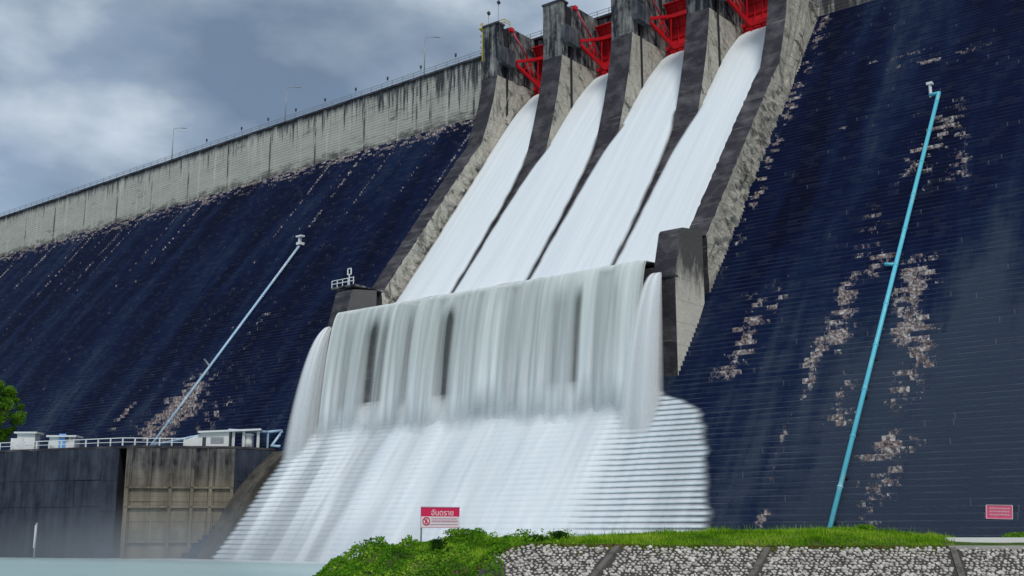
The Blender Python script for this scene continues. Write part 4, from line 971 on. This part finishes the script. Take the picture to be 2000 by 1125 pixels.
for zz, f0, f1, wd in ((zm-.12, .27, .93, .05), (zm-.27, .27, .95, .09), (zm-.46, .1, .95, .04)):
    m = MB(); f = f0
    while f < f1: g = f+random.uniform(.02, .05); m.bar(P(f, zz, .024), P(min(g, f1), zz, .024), .03, wd); f = g+.012
    m.obj('text_line', signpink, t)
# small red banner on the dam face
c = face(1953, 1001, .3); t = thing('danger_banner', 'small faded red banner fixed low on the bare dam steps', 'banner', c)
ex = np.array((1., 0, -.03)); ex /= np.linalg.norm(ex); ev = np.array((0, .25, 1.)); ev /= np.linalg.norm(ev); en = np.cross(ex, ev); Wb, Hb_ = 1.02, .56
bred = plain('banner_red', (.72, .10, .20), .5, .15); bw = plain('banner_white', (.80, .55, .60), .5, .1)
cB = c+en*.15
m = MB(); m.obox(cB, ex*Wb, ev*Hb_, en*.02); m.obj('cloth', bred, t)
m = MB()
for k in (-1, 1): m.bar(cB+ex*Wb*k-ev*Hb_+en*.03, cB+ex*Wb*k+ev*Hb_+en*.03, .06); m.bar(cB-ex*Wb+ev*Hb_*k+en*.03, cB+ex*Wb+ev*Hb_*k+en*.03, .06)
m.obj('hem', bw, t)
m = MB()
for zz in (.28, .02, -.24):
    f = -.75
    while f < .75: g = f+random.uniform(.06, .16); m.bar(cB+ex*f+ev*zz+en*.03, cB+ex*min(g, .8)+ev*(zz+random.uniform(-.03, .03))+en*.03, .05, .12); f = g+.05
m.obj('lettering', bw, t)
m = MB()
for k in (-1, 1): m.bar(cB+ex*Wb*k*.95-en*.05, cB+ex*Wb*k*.95+np.array((0, 1.0, 0)), .05)
m.obj('bracket', M['steel'], t)

# ------------------------------------------------------------------ spray mist over the pool at the foot of the falls
def mist(c, r, dens):
    bmm = bmesh.new(); bmesh.ops.create_uvsphere(bmm, u_segments=40, v_segments=20, radius=1)
    for v in bmm.verts: v.co = Vector((c[0]+v.co.x*r[0], c[1]+v.co.y*r[1], c[2]+v.co.z*r[2]))
    me = bpy.data.meshes.new('spray_mist'); bmm.to_mesh(me); bmm.free()
    mt = bpy.data.materials.new('spray_mist'); mt.use_nodes = True; nt = mt.node_tree; nt.nodes.clear(); o_ = nt.nodes.new('ShaderNodeOutputMaterial'); v = nt.nodes.new('ShaderNodeVolumePrincipled')
    v.inputs['Color'].default_value = (.82, .92, 1, 1); tc = nt.nodes.new('ShaderNodeNewGeometry'); mp = nt.nodes.new('ShaderNodeMapping'); mp.vector_type = 'POINT'
    mp.inputs['Scale'].default_value = tuple(1/k for k in r); mp.inputs['Location'].default_value = tuple(-a/k for a, k in zip(c, r)); g = nt.nodes.new('ShaderNodeTexGradient'); g.gradient_type = 'QUADRATIC_SPHERE'
    mu = nt.nodes.new('ShaderNodeMath'); mu.operation = 'MULTIPLY'; mu.inputs[1].default_value = dens
    nt.links.new(tc.outputs['Position'], mp.inputs[0]); nt.links.new(mp.outputs[0], g.inputs[0]); nt.links.new(g.outputs['Fac'], mu.inputs[0]); nt.links.new(mu.outputs[0], v.inputs['Density']); nt.links.new(v.outputs[0], o_.inputs['Volume']); me.materials.append(mt)
    o = bpy.data.objects.new('spray_mist', me); COL.objects.link(o); tag(o, 'thin white spray mist drifting over the pool', 'mist', kind='stuff')
mist((-124, 86, WATER), (80, 20, 9), .045)
